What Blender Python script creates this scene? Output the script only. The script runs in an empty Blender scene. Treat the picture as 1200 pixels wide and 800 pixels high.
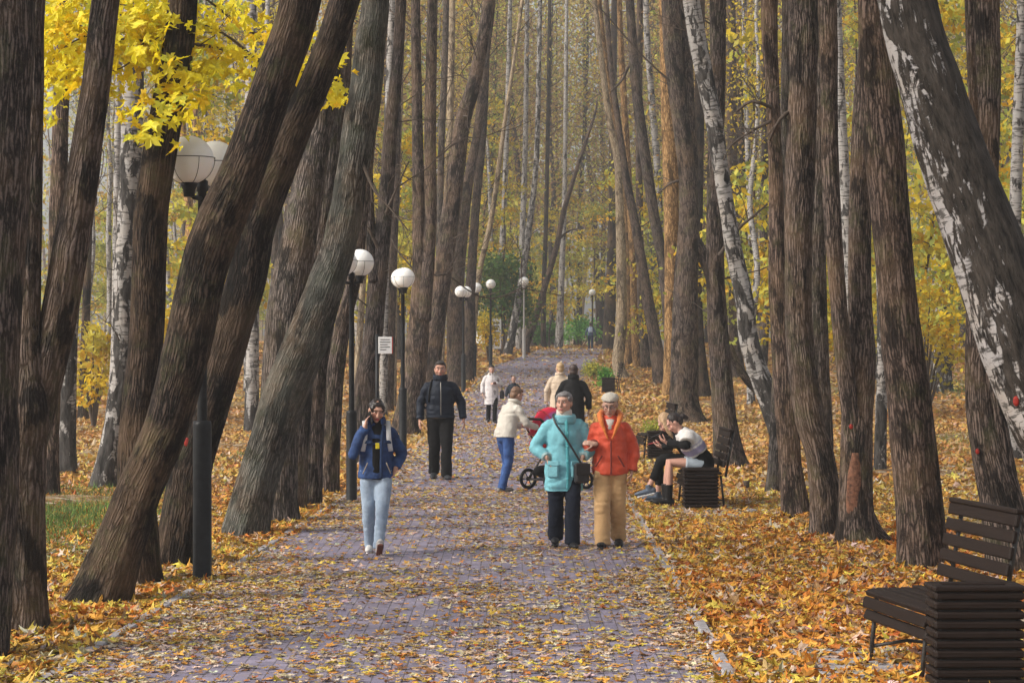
import bpy, math, random
import numpy as np
from mathutils import Vector, Matrix, Euler
R = math.radians
rng = np.random.default_rng(7)
random.seed(7)
sc = bpy.context.scene
COL = sc.collection
F = 2700.0          # focal length in pixels of the 1200 px wide photograph
EYE = 2.2           # lens height above the path, metres

# ------------------------------------------------------------------ ground shape
PY = np.array([0, 60, 81, 97, 106, 115, 130, 150, 170, 200, 400.])
PZ = np.array([0, 0, .38, .62, 1.0, 1.36, 1.6, 1.7, 1.73, 1.8, 2.3])
def sstep(x, a, b):
    t = np.clip((np.asarray(x, float) - a) / (b - a), 0, 1)
    return t * t * (3 - 2 * t)
def gz(x, y):
    x = np.asarray(x, float); y = np.asarray(y, float)
    z = np.interp(y, PY, PZ)
    z = z + .5 * sstep(x, 6, 16) * sstep(y, 35, 80)
    z = z + .35 * sstep(-x, 8, 22) * sstep(y, 45, 90)
    return z
EDY = np.array([0, 15, 24, 36, 61, 81, 97, 106, 115, 140, 150, 157, 170, 200.])
EDL = np.array([-3.2, -2.95, -2.55, -2.12, -1.8, -1.55, -1.25, -.8, .3, 1.5, 3.6, 5.7, 9, 17])
EDR = np.array([1.2, 1.36, 1.46, 1.6, 1.95, 2.6, 3.15, 3.7, 4.4, 5.9, 8.5, 11, 15, 24])
def edges(y): return np.interp(y, EDY, EDL), np.interp(y, EDY, EDR)

def P(px, py, Y): return np.array([(px - 600) * Y / F, Y, EYE - (py - 400) * Y / F])
def depth_of(px, py):
    """distance at which the ground is met in the direction (px, py)"""
    Y = np.arange(9, 330, .05)
    d = 400 + (EYE - gz((px - 600) * Y / F, Y)) * F / Y - py
    k = np.where(d <= 0)[0]
    return float(Y[k[0]]) if len(k) else 160.
def ground_pt(px, py):
    Y = depth_of(px, py); x = (px - 600) * Y / F
    return np.array([x, Y, float(gz(x, Y))])

# ------------------------------------------------------------------ noise
def _hash(i, j, k, s):
    h = (i * 374761393 + j * 668265263 + k * 2147483647 + s * 974711) & 0xffffffff
    h = ((h ^ (h >> 13)) * 1274126177) & 0xffffffff
    h = h ^ (h >> 16)
    return (h & 0xffff) / 65535.0
def vnoise(p, s=0):
    p = np.asarray(p, float); f = np.floor(p); i = f.astype(np.int64); t = p - f; t = t * t * (3 - 2 * t)
    r = 0
    for a in (0, 1):
        for b in (0, 1):
            for c in (0, 1):
                w = (t[:, 0] if a else 1 - t[:, 0]) * (t[:, 1] if b else 1 - t[:, 1]) * (t[:, 2] if c else 1 - t[:, 2])
                r = r + w * _hash(i[:, 0] + a, i[:, 1] + b, i[:, 2] + c, s)
    return r
def fbm(p, s=0, o=3):
    p = np.asarray(p, float)
    return sum(vnoise(p * 2 ** k, s + k) * .5 ** k for k in range(o)) / sum(.5 ** k for k in range(o))

# ------------------------------------------------------------------ objects
def tag(o, label=None, cat=None, group=None, kind=None):
    if label: o['label'] = label
    if cat: o['category'] = cat
    if group: o['group'] = group
    if kind: o['kind'] = kind
    return o
def empty(name, loc, rz=0, label=None, cat=None, group=None):
    o = bpy.data.objects.new(name, None); COL.objects.link(o)
    o.location = [float(v) for v in loc]; o.rotation_euler = (0, 0, rz)
    o.empty_display_size = .1
    return tag(o, label, cat, group)
def link(name, me, parent=None):
    o = bpy.data.objects.new(name, me); COL.objects.link(o)
    if parent is not None: o.parent = parent
    return o
def mesh_np(name, V, T, mat=None, smooth=True, col=None, bark=None):
    """V (n,3), T (m,3) or (m,4) or list of both"""
    me = bpy.data.meshes.new(name)
    V = np.ascontiguousarray(V, dtype=np.float32)
    Ts = [np.asarray(t, np.int32) for t in (T if isinstance(T, list) else [T]) if len(t)]
    li = np.concatenate([t.ravel() for t in Ts]); ln = np.concatenate([np.full(len(t), t.shape[1], np.int32) for t in Ts])
    me.vertices.add(len(V)); me.vertices.foreach_set('co', V.ravel())
    me.loops.add(len(li)); me.loops.foreach_set('vertex_index', li)
    me.polygons.add(len(ln)); me.polygons.foreach_set('loop_start', np.concatenate([[0], np.cumsum(ln)[:-1]]).astype(np.int32))
    me.polygons.foreach_set('loop_total', ln)
    me.update(calc_edges=True); me.validate()
    me.polygons.foreach_set('use_smooth', np.full(len(me.polygons), smooth))
    if col is not None:
        a = me.color_attributes.new('tint', 'FLOAT_COLOR', 'POINT')
        c = np.ones((len(V), 4), np.float32); c[:, :3] = col; a.data.foreach_set('color', c.ravel())
    if bark is not None:
        a = me.attributes.new('bark', 'FLOAT_VECTOR', 'POINT'); a.data.foreach_set('vector', np.asarray(bark, np.float32).ravel())
    if mat: me.materials.append(mat)
    return me

class MB:
    """collects shapes that become ONE mesh"""
    def __init__(s): s.V = []; s.Q = []; s.T = []; s.B = []; s.C = []; s.n = 0
    def add(s, V, Q=(), T=(), B=None, C=None):
        V = np.asarray(V, float)
        if len(Q): s.Q.append(np.asarray(Q, int) + s.n)
        if len(T): s.T.append(np.asarray(T, int) + s.n)
        s.V.append(V); s.n += len(V)
        s.B.append(np.zeros((len(V), 3)) if B is None else B)
        s.C.append(np.tile((1, 1, 1), (len(V), 1)) if C is None else np.broadcast_to(np.asarray(C, float), (len(V), 3)))
        return s
    def box(s, c, d, M=None, bev=0.0, C=None):
        c = np.asarray(c, float); h = np.asarray(d, float) / 2
        b = min(bev, h.min() * .9)
        if b <= 0:
            V = np.array([[x, y, z] for z in (-1, 1) for y in (-1, 1) for x in (-1, 1)]) * h
            Q = [(0, 2, 3, 1), (4, 5, 7, 6), (0, 1, 5, 4), (2, 6, 7, 3), (0, 4, 6, 2), (1, 3, 7, 5)]; T = []
        else:
            V = []; idx = {}
            for sx in (-1, 1):
                for sy in (-1, 1):
                    for sz in (-1, 1):
                        for ax in range(3):
                            p = np.array([sx, sy, sz]) * (h - b); p[ax] = np.array([sx, sy, sz])[ax] * h[ax]
                            idx[(sx, sy, sz, ax)] = len(V); V.append(p)
            V = np.array(V); Q = []; T = []
            for ax in range(3):
                o1, o2 = [a for a in range(3) if a != ax]
                for sg in (-1, 1):
                    def k(a, b_):
                        t = [0, 0, 0]; t[ax] = sg; t[o1] = a; t[o2] = b_; return idx[(*t, ax)]
                    Q.append((k(-1, -1), k(1, -1), k(1, 1), k(-1, 1)))
                for a in (-1, 1):
                    for b_ in (-1, 1):
                        def e(sg, f):
                            t = [0, 0, 0]; t[ax] = sg; t[o1] = a; t[o2] = b_; return idx[(*t, f)]
                        Q.append((e(-1, o1), e(1, o1), e(1, o2), e(-1, o2)))
            for sx in (-1, 1):
                for sy in (-1, 1):
                    for sz in (-1, 1): T.append([idx[(sx, sy, sz, a)] for a in range(3)])
        if M is not None: V = V @ np.asarray(M).T
        return s.add(V + c, Q, T, C=C)
    def tube(s, pts, rad, seg=10, ref=(1, 0, 0), step=None, cap=True, C=None, round_=False, warp=None):
        pts = np.asarray(pts, float)
        rad = np.asarray([r if np.ndim(r) else (r, r) for r in (rad if np.ndim(rad) else [rad] * len(pts))], float)
        if step: pts, rad = resample(pts, rad, step)
        n = len(pts)
        if round_ and n > 1:
            t0 = pts[0] - pts[1]; t0 /= np.linalg.norm(t0) + 1e-9; t1 = pts[-1] - pts[-2]; t1 /= np.linalg.norm(t1) + 1e-9
            r0 = rad[0]; r1 = rad[-1]
            pts = np.vstack([pts[0] + t0 * r0.min() * .8, pts[0] + t0 * r0.min() * .5, pts, pts[-1] + t1 * r1.min() * .5, pts[-1] + t1 * r1.min() * .8])
            rad = np.vstack([r0 * .35, r0 * .8, rad, r1 * .8, r1 * .35]); n += 4
        tan = np.gradient(pts, axis=0) if n > 2 else np.tile(pts[1] - pts[0], (2, 1))
        tan /= np.linalg.norm(tan, axis=1)[:, None] + 1e-9
        u = np.asarray(ref, float); A = np.arange(seg) * 2 * math.pi / seg
        V = []; B = []; L = 0
        for k in range(n):
            if k: L += np.linalg.norm(pts[k] - pts[k - 1])
            t = tan[k]; w = u - t * (u @ t)
            if np.linalg.norm(w) < 1e-3: w = np.cross(t, (0.3, 1, 0.2))
            w /= np.linalg.norm(w); u = w; v = np.cross(t, w)
            rr = rad[k]
            V.append(pts[k] + np.outer(np.cos(A) * rr[0], w) + np.outer(np.sin(A) * rr[1], v))
            B.append(np.column_stack([np.cos(A) * rr[0], np.sin(A) * rr[1], np.full(seg, L)]))
        V = np.vstack(V); B = np.vstack(B)
        if warp is not None: V = warp(V, B, np.repeat(pts, seg, 0))
        i = np.arange(seg); j = (i + 1) % seg
        Q = np.vstack([np.column_stack([k * seg + i, k * seg + j, (k + 1) * seg + j, (k + 1) * seg + i]) for k in range(n - 1)])
        T = []
        if cap:
            V = np.vstack([V, pts[0], pts[-1]]); B = np.vstack([B, [0, 0, 0], [0, 0, L]]); a = n * seg
            T = np.vstack([np.column_stack([np.full(seg, a), j, i]), np.column_stack([np.full(seg, a + 1), (n - 1) * seg + i, (n - 1) * seg + j])])
        return s.add(V, Q, T, B, C)
    def ell(s, c, r, M=None, nu=14, nv=9, C=None):
        r = np.asarray(r if np.ndim(r) else (r, r, r), float)
        A = np.arange(nu) * 2 * math.pi / nu; V = [(0, 0, -1)]
        for k in range(1, nv): 
            p = -math.pi / 2 + math.pi * k / nv
            V += [(math.cos(a) * math.cos(p), math.sin(a) * math.cos(p), math.sin(p)) for a in A]
        V.append((0, 0, 1)); V = np.array(V) * r
        i = np.arange(nu); j = (i + 1) % nu
        Q = [np.column_stack([1 + k * nu + i, 1 + k * nu + j, 1 + (k + 1) * nu + j, 1 + (k + 1) * nu + i]) for k in range(nv - 2)]
        e = 1 + (nv - 1) * nu
        T = np.vstack([np.column_stack([np.zeros(nu, int), 1 + j, 1 + i]), np.column_stack([np.full(nu, e), e - nu + i, e - nu + j])])
        if M is not None: V = V @ np.asarray(M).T
        return s.add(V + np.asarray(c, float), np.vstack(Q), T, C=C)
    def lathe(s, prof, c=(0, 0, 0), seg=20, M=None, C=None):
        A = np.arange(seg) * 2 * math.pi / seg
        V = np.vstack([np.column_stack([np.cos(A) * r, np.sin(A) * r, np.full(seg, z)]) for r, z in prof])
        i = np.arange(seg); j = (i + 1) % seg
        Q = np.vstack([np.column_stack([k * seg + i, k * seg + j, (k + 1) * seg + j, (k + 1) * seg + i]) for k in range(len(prof) - 1)])
        if M is not None: V = V @ np.asarray(M).T
        return s.add(V + np.asarray(c, float), Q, C=C)
    def data(s, name, mat=None, smooth=True, col=False, bark=False):
        T = []
        if s.Q: T.append(np.vstack(s.Q))
        if s.T: T.append(np.vstack(s.T))
        return mesh_np(name, np.vstack(s.V), T, mat, smooth, np.vstack(s.C) if col else None, np.vstack(s.B) if bark else None)
    def build(s, name, mat=None, parent=None, smooth=True, col=False, bark=False):
        return link(name, s.data(name, mat, smooth, col, bark), parent)
def resample(pts, rad, step):
    n = len(pts)
    Pp = np.vstack([2 * pts[0] - pts[1], pts, 2 * pts[-1] - pts[-2]]); Rp = np.vstack([rad[0], rad, rad[-1]])
    oP = []; oR = []
    for k in range(n - 1):
        d = np.linalg.norm(pts[k + 1] - pts[k]); m = max(1, int(round(d / step)))
        for t in np.arange(m) / m:
            a, b, c, e = Pp[k:k + 4]
            oP.append(.5 * ((2 * b) + (-a + c) * t + (2 * a - 5 * b + 4 * c - e) * t * t + (-a + 3 * b - 3 * c + e) * t ** 3))
            oR.append(Rp[k + 1] * (1 - t) + Rp[k + 2] * t)
    oP.append(pts[-1]); oR.append(rad[-1])
    return np.array(oP), np.array(oR)
def rotm(rx=0, ry=0, rz=0): return np.array(Euler((rx, ry, rz)).to_matrix())

# ------------------------------------------------------------------ materials
class NT:
    def __init__(s, name):
        s.m = bpy.data.materials.new(name); s.m.use_nodes = True; s.t = s.m.node_tree; s.t.nodes.clear()
        s.out = s.t.nodes.new('ShaderNodeOutputMaterial')
    def n(s, typ, props=None, **inp):
        o = s.t.nodes.new('ShaderNode' + typ)
        for k, v in (props or {}).items(): setattr(o, k, v)
        for k, v in inp.items():
            key = int(k[1:]) if k[0] == 'i' and k[1:].isdigit() else k.replace('_', ' ')
            i = o.inputs[key]
            if isinstance(v, bpy.types.NodeSocket): s.t.links.new(v, i)
            else: i.default_value = v
        return o
    def ramp(s, fac, stops, mode='LINEAR'):
        r = s.n('ValToRGB', Fac=fac); e = r.color_ramp.elements; r.color_ramp.interpolation = mode
        while len(e) < len(stops): e.new(.5)
        for k, (p, c) in enumerate(stops): e[k].position = p; e[k].color = (*c, 1) if len(c) == 3 else c
        return r.outputs[0]
    def mix(s, fac, a, b, mode='MIX'):
        m = s.n('Mix', {'data_type': 'RGBA', 'blend_type': mode})
        for i, v in ((0, fac), (6, a), (7, b)):
            if isinstance(v, bpy.types.NodeSocket): s.t.links.new(v, m.inputs[i])
            else: m.inputs[i].default_value = v if i == 0 or len(v) == 4 else (*v, 1)
        return m.outputs[2]
    def math(s, op, a, b=0.0): return s.n('Math', {'operation': op}, i0=a, i1=b).outputs[0]
    def noise(s, vec, scale, detail=4, rough=.6, dist=0.0):
        kw = dict(Scale=scale, Detail=detail, Roughness=rough, Distortion=dist)
        if vec is not None: kw['Vector'] = vec
        return s.n('TexNoise', **kw).outputs[0]
    def scale(s, vec, v): return s.n('Mapping', Vector=vec, Scale=v).outputs[0]
    def bsdf(s, color, rough=.7, bump=None, bs=.5, bd=.02, **kw):
        b = s.n('BsdfPrincipled', Base_Color=color if isinstance(color, bpy.types.NodeSocket) else (*color, 1), Roughness=rough)
        for k, v in kw.items():
            i = b.inputs[k.replace('_', ' ')]
            if isinstance(v, bpy.types.NodeSocket): s.t.links.new(v, i)
            else: i.default_value = v
        if bump is not None: s.t.links.new(s.n('Bump', Height=bump, Strength=bs, Distance=bd).outputs[0], b.inputs['Normal'])
        return b.outputs[0]
    def end(s, sh): s.t.links.new(sh, s.out.inputs[0]); return s.m
    def attr(s, name): return s.n('Attribute', {'attribute_name': name})
    def objc(s): return s.n('TexCoord').outputs['Object']
    def rand(s): return s.n('ObjectInfo').outputs['Random']

def plain(name, color, rough=.6, var=.25, scale=30., metal=0.0, bump=.15, spec=.5, dist=.004):
    t = NT(name); v = t.objc(); nz = t.noise(v, scale, 4)
    c = t.mix(t.ramp(nz, [(.3, (0, 0, 0)), (.7, (1, 1, 1))]), [x * (1 - var) for x in color], [min(1, x * (1 + var)) for x in color])
    return t.end(t.bsdf(c, rough, nz, bump, dist, Metallic=metal, Specular_IOR_Level=spec))
def cloth(name, color, rough=.85, weave=160., var=.18, sheen=.15):
    t = NT(name); v = t.objc(); n1 = t.noise(v, 6, 3); n2 = t.noise(v, weave, 2)
    c = t.mix(n1, [x * (1 - var) for x in color], [min(1, x * (1 + var)) for x in color])
    c = t.mix(.25, c, t.ramp(n2, [(.3, (.25, .25, .25)), (.7, (1, 1, 1))]), 'MULTIPLY')
    h = t.math('ADD', t.math('MULTIPLY', t.noise(v, 14, 3, .5, .6), 1.6), n2)
    return t.end(t.bsdf(c, rough, h, .45, .012, Sheen_Weight=sheen if max(color) > .1 else 0.0, Specular_IOR_Level=.5 if max(color) > .1 else .2))
def tinted(name, rough=.8, bump=.3, scale=25., bd=.01, spec=.3, sss=0.0):
    t = NT(name); c = t.attr('tint').outputs[0]; v = t.objc(); nz = t.noise(v, scale, 4)
    c = t.mix(.3, c, t.ramp(nz, [(.3, (.55, .55, .55)), (.7, (1, 1, 1))]), 'MULTIPLY')
    return t.end(t.bsdf(c, rough, nz, bump, bd, Specular_IOR_Level=spec))
def leafmat(name, trans=.3, rough=.6, dirt=.4):
    t = NT(name); c = t.attr('tint').outputs[0]; v = t.objc(); nz = t.noise(v, 45, 3)
    c = t.mix(dirt, c, t.ramp(nz, [(.35, (.5, .45, .4)), (.65, (1, 1, 1))]), 'MULTIPLY')
    b = t.bsdf(c, rough, Specular_IOR_Level=.3)
    tr = t.n('BsdfTranslucent', Color=c).outputs[0]
    return t.end(t.n('MixShader', Fac=trans, i1=b, i2=tr).outputs[0])
def bark(name, dark, light, moss=(.10, .11, .045), moss_amt=.25, fx=12., fz=1.05, bumpd=.03, warm=(.30, .2, .12), lichen=0.0, lo=.66):
    t = NT(name); a = t.attr('bark').outputs['Vector']; r = t.rand()
    v = t.n('VectorMath', {'operation': 'ADD'}, i0=a, i1=t.n('CombineXYZ', X=t.math('MULTIPLY', r, 37.), Y=t.math('MULTIPLY', r, 11.), Z=t.math('MULTIPLY', r, 71.)).outputs[0]).outputs[0]
    w = t.n('Vector' + 'Math', {'operation': 'ADD'}, i0=t.scale(v, (fx, fx, fz)), i1=t.n('VectorMath', {'operation': 'SCALE'}, i0=t.n('TexNoise', Vector=t.scale(v, (6, 6, 3)), Scale=1.0, Detail=3.).outputs[1], Scale=.7).outputs[0]).outputs[0]
    vo = t.n('TexVoronoi', {'feature': 'DISTANCE_TO_EDGE'}, Vector=w, Scale=3.2).outputs[0]
    fi = t.ramp(vo, [(0, (0, 0, 0)), (.30, (1, 1, 1))])
    n1 = t.noise(t.scale(v, (fx * 2.6, fx * 2.6, fz * 5)), 1., 6, .68)
    n2 = t.noise(v, 1.4, 4, .6)                      # large stains
    gr = t.noise(t.scale(v, (52, 52, 34)), 1., 2, .7)
    h = t.math('ADD', t.math('MULTIPLY', fi, .40), t.math('ADD', t.math('MULTIPLY', n1, .62), t.math('MULTIPLY', gr, .56)))
    c = t.mix(t.ramp(h, [(lo, (0, 0, 0)), (lo + .52, (1, 1, 1))]), dark, light)
    c = t.mix(t.ramp(n2, [(.45, (0, 0, 0)), (.75, (.6, .6, .6))]), c, t.mix(.6, c, warm))
    c = t.mix(t.math('MULTIPLY', t.ramp(t.noise(v, 3.1, 5, .7), [(.52, (0, 0, 0)), (.62, (1, 1, 1))]), moss_amt), c, moss)
    dk = t.ramp(t.noise(t.scale(v, (3, 3, 1.2)), 1.3, 5, .7), [(.535, (0, 0, 0)), (.60, (1, 1, 1))])
    c = t.mix(t.math('MULTIPLY', dk, .85), c, [x * .35 for x in dark])          # old dark scars
    if lichen: c = t.mix(t.math('MULTIPLY', t.ramp(t.noise(v, 2.2, 5, .65), [(.4, (0, 0, 0)), (.6, (1, 1, 1))]), lichen), c, (.19, .205, .18))
    c = t.mix(1.0, c, t.ramp(r, [(0, (.72, .72, .74)), (.5, (1, .97, .94)), (1, (1.2, 1.12, 1.04))]), 'MULTIPLY')
    return t.end(t.bsdf(c, .9, h, .9, bumpd, Specular_IOR_Level=.2))
def birch(name, white=(.42, .40, .385), dark=(.035, .032, .03), rugged=0.0, side=0.0, basez=1.4, fleck=0.0):
    t = NT(name); a = t.attr('bark').outputs['Vector']; r = t.rand()
    v = t.n('VectorMath', {'operation': 'ADD'}, i0=a, i1=t.n('CombineXYZ', X=t.math('MULTIPLY', r, 13.), Y=t.math('MULTIPLY', r, 29.), Z=t.math('MULTIPLY', r, 53.)).outputs[0]).outputs[0]
    sep = t.n('SeparateXYZ', Vector=a)
    lent = t.ramp(t.noise(t.scale(v, (5, 5, 26)), 1., 4, .6), [(.51, (0, 0, 0)), (.60, (1, 1, 1))])
    big = t.noise(t.scale(v, (7, 7, 2.6)), 1., 5, .65, .5)
    lowz = t.n('MapRange', Value=sep.outputs[2], From_Min=0.0, From_Max=basez, To_Min=.28, To_Max=0.0).outputs[0]
    big = t.math('ADD', t.math('MULTIPLY', big, 1.8), -.4); k = t.math('ADD', big, lowz); k = t.math('ADD', k, rugged)
    if side: k = t.math('ADD', k, t.math('MULTIPLY', sep.outputs[0], side))
    rough = t.ramp(k, [(.60, (0, 0, 0)), (.66, (1, 1, 1))])
    if fleck:
        fl = t.math('ADD', t.noise(t.scale(v, (15, 15, 4.2)), 1., 5, .68, .4), t.math('MULTIPLY', sep.outputs[0], -.42))
        rough = t.math('MULTIPLY', rough, t.ramp(fl, [(.625, (1, 1, 1)), (.66, (0, 0, 0))]))
    n1 = t.noise(v, 24, 5, .7)
    wcol = t.mix(n1, [x * .72 for x in white], white)
    wcol = t.mix(t.math('MULTIPLY', t.ramp(t.noise(v, 2.5, 3), [(.45, (0, 0, 0)), (.7, (1, 1, 1))]), .5), wcol, (.42, .36, .3))
    c = t.mix(t.math('MULTIPLY', lent, .85), wcol, (.06, .055, .05))
    dn = t.noise(t.scale(v, (16, 16, 4)), 1., 5, .7)
    dcol = t.mix(t.ramp(dn, [(.35, (0, 0, 0)), (.7, (1, 1, 1))]), [x * .4 for x in dark], [x * 3.2 for x in dark])
    c = t.mix(rough, c, dcol)
    h = t.math('ADD', t.math('MULTIPLY', rough, t.math('MULTIPLY', dn, 2.0)), t.math('MULTIPLY', n1, .2))
    return t.end(t.bsdf(c, .8, h, .9, .03, Specular_IOR_Level=.25))

M = {}
M['linden'] = bark('bark_brown', (.024, .0195, .018), (.180, .144, .130))
M['brown'] = bark('bark_warm_brown', (.009, .0068, .0057), (.078, .057, .047), moss_amt=.2)
M['grey'] = bark('bark_grey', (.030, .027, .025), (.195, .168, .156), fx=13)
M['mossy'] = bark('bark_grey_green', (.026, .024, .020), (.170, .154, .134), moss=(.022, .024, .010), moss_amt=.8, lichen=.32, fx=12)
M['red'] = bark('bark_reddish', (.030, .022, .019), (.195, .145, .123), fx=10)
M['pine'] = bark('bark_pine_sunlit', (.17, .095, .04), (.52, .33, .15), moss_amt=.05, fx=5, fz=1.2, warm=(.5, .28, .1))  # pine bark, with the gold of sunlit trunks put into its colour
M['pale'] = bark('bark_pale', (.20, .16, .115), (.50, .42, .31), moss_amt=.05, fx=6, warm=(.5, .38, .22))
M['dark'] = bark('bark_dark', (.02, .017, .014), (.085, .07, .056), moss_amt=.1)
M['birch'] = birch('bark_birch')
M['birch_rough'] = birch('bark_birch_rugged', rugged=.10, basez=2.2)
M['birch_old'] = birch('bark_birch_old', white=(.50, .48, .48), dark=(.030, .025, .021), rugged=.36, side=.66, fleck=1.0, basez=.1)
M['twig'] = plain('twig_bark', (.075, .055, .042), .9)
M['leaf'] = leafmat('autumn_leaf', .48, .6, .2)
M['leaf_bright'] = leafmat('maple_leaf', .45, .5, .12)
M['litter'] = leafmat('fallen_leaf', .12, .65)
M['black_metal'] = plain('black_paint_metal', (.013, .014, .016), .5, .4, 14, spec=.25)
M['rod'] = plain('steel_rod', (.03, .028, .027), .5, .4, 20)
# ================================================================== camera, sky, sun
cam = bpy.data.objects.new('camera', bpy.data.cameras.new('camera')); COL.objects.link(cam)
cam.location = (0, 0, EYE); cam.rotation_euler = (R(90), 0, 0)
cam.data.sensor_width = 36; cam.data.lens = 81; cam.data.clip_end = 3000
sc.camera = cam
SUN_EL = R(38)      # soft light from the left, a little from behind the camera
w = bpy.data.worlds.new('World'); sc.world = w; w.use_nodes = True
nt = w.node_tree; nt.nodes.clear()
sky = nt.nodes.new('ShaderNodeTexSky'); sky.sky_type = 'NISHITA'; sky.sun_disc = False
sky.sun_elevation = SUN_EL; sky.sun_rotation = R(248)
sky.dust_density = 4.0; sky.air_density = 1.2
hs = nt.nodes.new('ShaderNodeHueSaturation'); hs.inputs['Saturation'].default_value = .35
bg = nt.nodes.new('ShaderNodeBackground'); bg.inputs[1].default_value = .112
wo = nt.nodes.new('ShaderNodeOutputWorld')
nt.links.new(sky.outputs[0], hs.inputs['Color']); nt.links.new(hs.outputs[0], bg.inputs[0]); nt.links.new(bg.outputs[0], wo.inputs[0])
sl = bpy.data.lights.new('sun', 'SUN'); sl.energy = 2.0; sl.angle = R(16); sl.color = (1, .93, .82)
so = bpy.data.objects.new('sun', sl); COL.objects.link(so)
sdir = Vector((math.sin(R(248)) * math.cos(SUN_EL), math.cos(R(248)) * math.cos(SUN_EL), math.sin(SUN_EL)))   # towards the sun
so.rotation_euler = (-sdir).to_track_quat('-Z', 'Y').to_euler()
sc.view_settings.view_transform = 'Standard'; sc.view_settings.look = 'None'; sc.view_settings.gamma = 1
sc.view_settings.exposure = 0.72
cy = sc.cycles
cy.use_denoising = True; cy.max_bounces = 5; cy.diffuse_bounces = 3; cy.transmission_bounces = 3; cy.transparent_max_bounces = 4
cy.use_adaptive_sampling = True; cy.adaptive_threshold = .015
try: cy.denoising_prefilter = 'ACCURATE'
except Exception: pass

# ================================================================== ground, path, kerbs
rowsY = np.concatenate([np.arange(-12, 60, 1.0), np.arange(60, 200, 1.0), np.arange(200, 420, 10.), [500, 700]])
colsX = np.concatenate([[-300, -120], np.arange(-70, 71, 1.0), [120, 300]])
def grid(xs, ys, dz=0.0, bump=0.0):
    X, Y = np.meshgrid(xs, ys); V = np.column_stack([X.ravel(), Y.ravel(), gz(X.ravel(), Y.ravel()) + dz])
    if bump:
        l, r = edges(V[:, 1]); d = np.maximum(l - V[:, 0], V[:, 0] - r)
        V[:, 2] += bump * (fbm(V * (.45, .45, 0), 5) - .5) * sstep(d, .6, 3.0)
    nx, ny = len(xs), len(ys); i = np.arange(nx - 1)
    Q = np.vstack([np.column_stack([k * nx + i, k * nx + i + 1, (k + 1) * nx + i + 1, (k + 1) * nx + i]) for k in range(ny - 1)])
    return V, Q
def forest_floor():
    t = NT('forest_floor'); v = t.n('TexCoord').outputs['Object']
    vo = t.n('TexVoronoi', {'feature': 'F1'}, Vector=v, Scale=9.0, Randomness=1.0)
    pick = t.n('SeparateColor', Color=vo.outputs['Color']).outputs[0]
    c = t.ramp(pick, [(0, (.10, .05, .025)), (.22, (.20, .10, .04)), (.42, (.33, .17, .05)), (.62, (.42, .26, .07)), (.8, (.36, .27, .17)), (1, (.5, .42, .32))])
    dn = t.noise(v, 14, 5)
    c = t.mix(.6, c, t.ramp(dn, [(.35, (.3, .3, .3)), (.65, (1, 1, 1))]), 'MULTIPLY')
    big = t.noise(v, .16, 4, .6)
    gr = t.ramp(big, [(.54, (0, 0, 0)), (.64, (1, 1, 1))])
    c = t.mix(t.math('MULTIPLY', gr, t.ramp(t.noise(v, 5, 4), [(.4, (0, 0, 0)), (.6, (.75, .75, .75))])), c, (.085, .11, .03))
    h = t.math('ADD', vo.outputs['Distance'], dn)
    return t.end(t.bsdf(c, .9, h, .8, .04, Specular_IOR_Level=.2))
M['floor'] = forest_floor()
V, Q = grid(colsX, rowsY, 0, .35)
tag(link('ground', mesh_np('ground', V, Q, M['floor'])), kind='structure')
def paving():
    t = NT('block_paving'); v = t.n('TexCoord').outputs['Object']
    rot = t.n('Mapping', Vector=v, Rotation=(0, 0, R(90))).outputs[0]
    br = t.n('TexBrick', {'offset': .5}, Vector=rot, Color1=(.30, .27, .35, 1), Color2=(.215, .195, .265, 1), Mortar=(.13, .115, .13, 1), Scale=1.0, Mortar_Size=.005, Mortar_Smooth=.3, Bias=0.0, Brick_Width=.2, Row_Height=.1)
    n1 = t.noise(v, 2.2, 5, .65); n2 = t.noise(v, 60, 4)
    c = t.mix(.7, br.outputs[0], t.ramp(n1, [(.3, (.6, .57, .56)), (.7, (1.25, 1.2, 1.25))]), 'MULTIPLY')
    c = t.mix(.35, c, t.ramp(n2, [(.3, (.5, .5, .5)), (.7, (1.1, 1.1, 1.1))]), 'MULTIPLY')
    c = t.mix(t.math('MULTIPLY', t.ramp(t.noise(v, 11, 5, .7), [(.56, (0, 0, 0)), (.66, (1, 1, 1))]), .45), c, (.20, .14, .09))
    h = t.math('SUBTRACT', t.math('MULTIPLY', n2, .3), br.outputs[1])
    return t.end(t.bsdf(c, .62, h, .6, .008, Specular_IOR_Level=.4))
M['paving'] = paving()
ys = rowsY[(rowsY >= 6) & (rowsY <= 200)]
V = []; nx = 9
for y in ys:
    l, r = edges(y)
    x = np.linspace(l, r, nx); V.append(np.column_stack([x, np.full(nx, y), gz(x, np.full(nx, y)) + .035]))
V = np.vstack(V); i = np.arange(nx - 1)
Q = np.vstack([np.column_stack([k * nx + i, k * nx + i + 1, (k + 1) * nx + i + 1, (k + 1) * nx + i]) for k in range(len(ys) - 1)])
tag(link('path', mesh_np('path', V, Q, M['paving'])), kind='structure')
M['concrete'] = plain('kerb_concrete', (.30, .28, .29), .9, .35, 18, bump=.5)
for side in (0, 1):
    mb = MB(); y = 8.
    while y < 110:
        e0 = edges(y + .01)[side]; e1 = edges(y + .97)[side]; sx = (-.05 if side == 0 else .05)
        a = math.atan2(e1 - e0, .96)
        mb.box((( e0 + e1) / 2 + sx, y + .48, float(gz(e0, y + .48)) + .01 + random.uniform(-.008, .012)), (.09, .965, .085), rotm(0, random.uniform(-.03, .03), -a), .012)
        y += 1.0
    tag(mb.build('kerb', M['concrete'], smooth=False), kind='structure')
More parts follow.
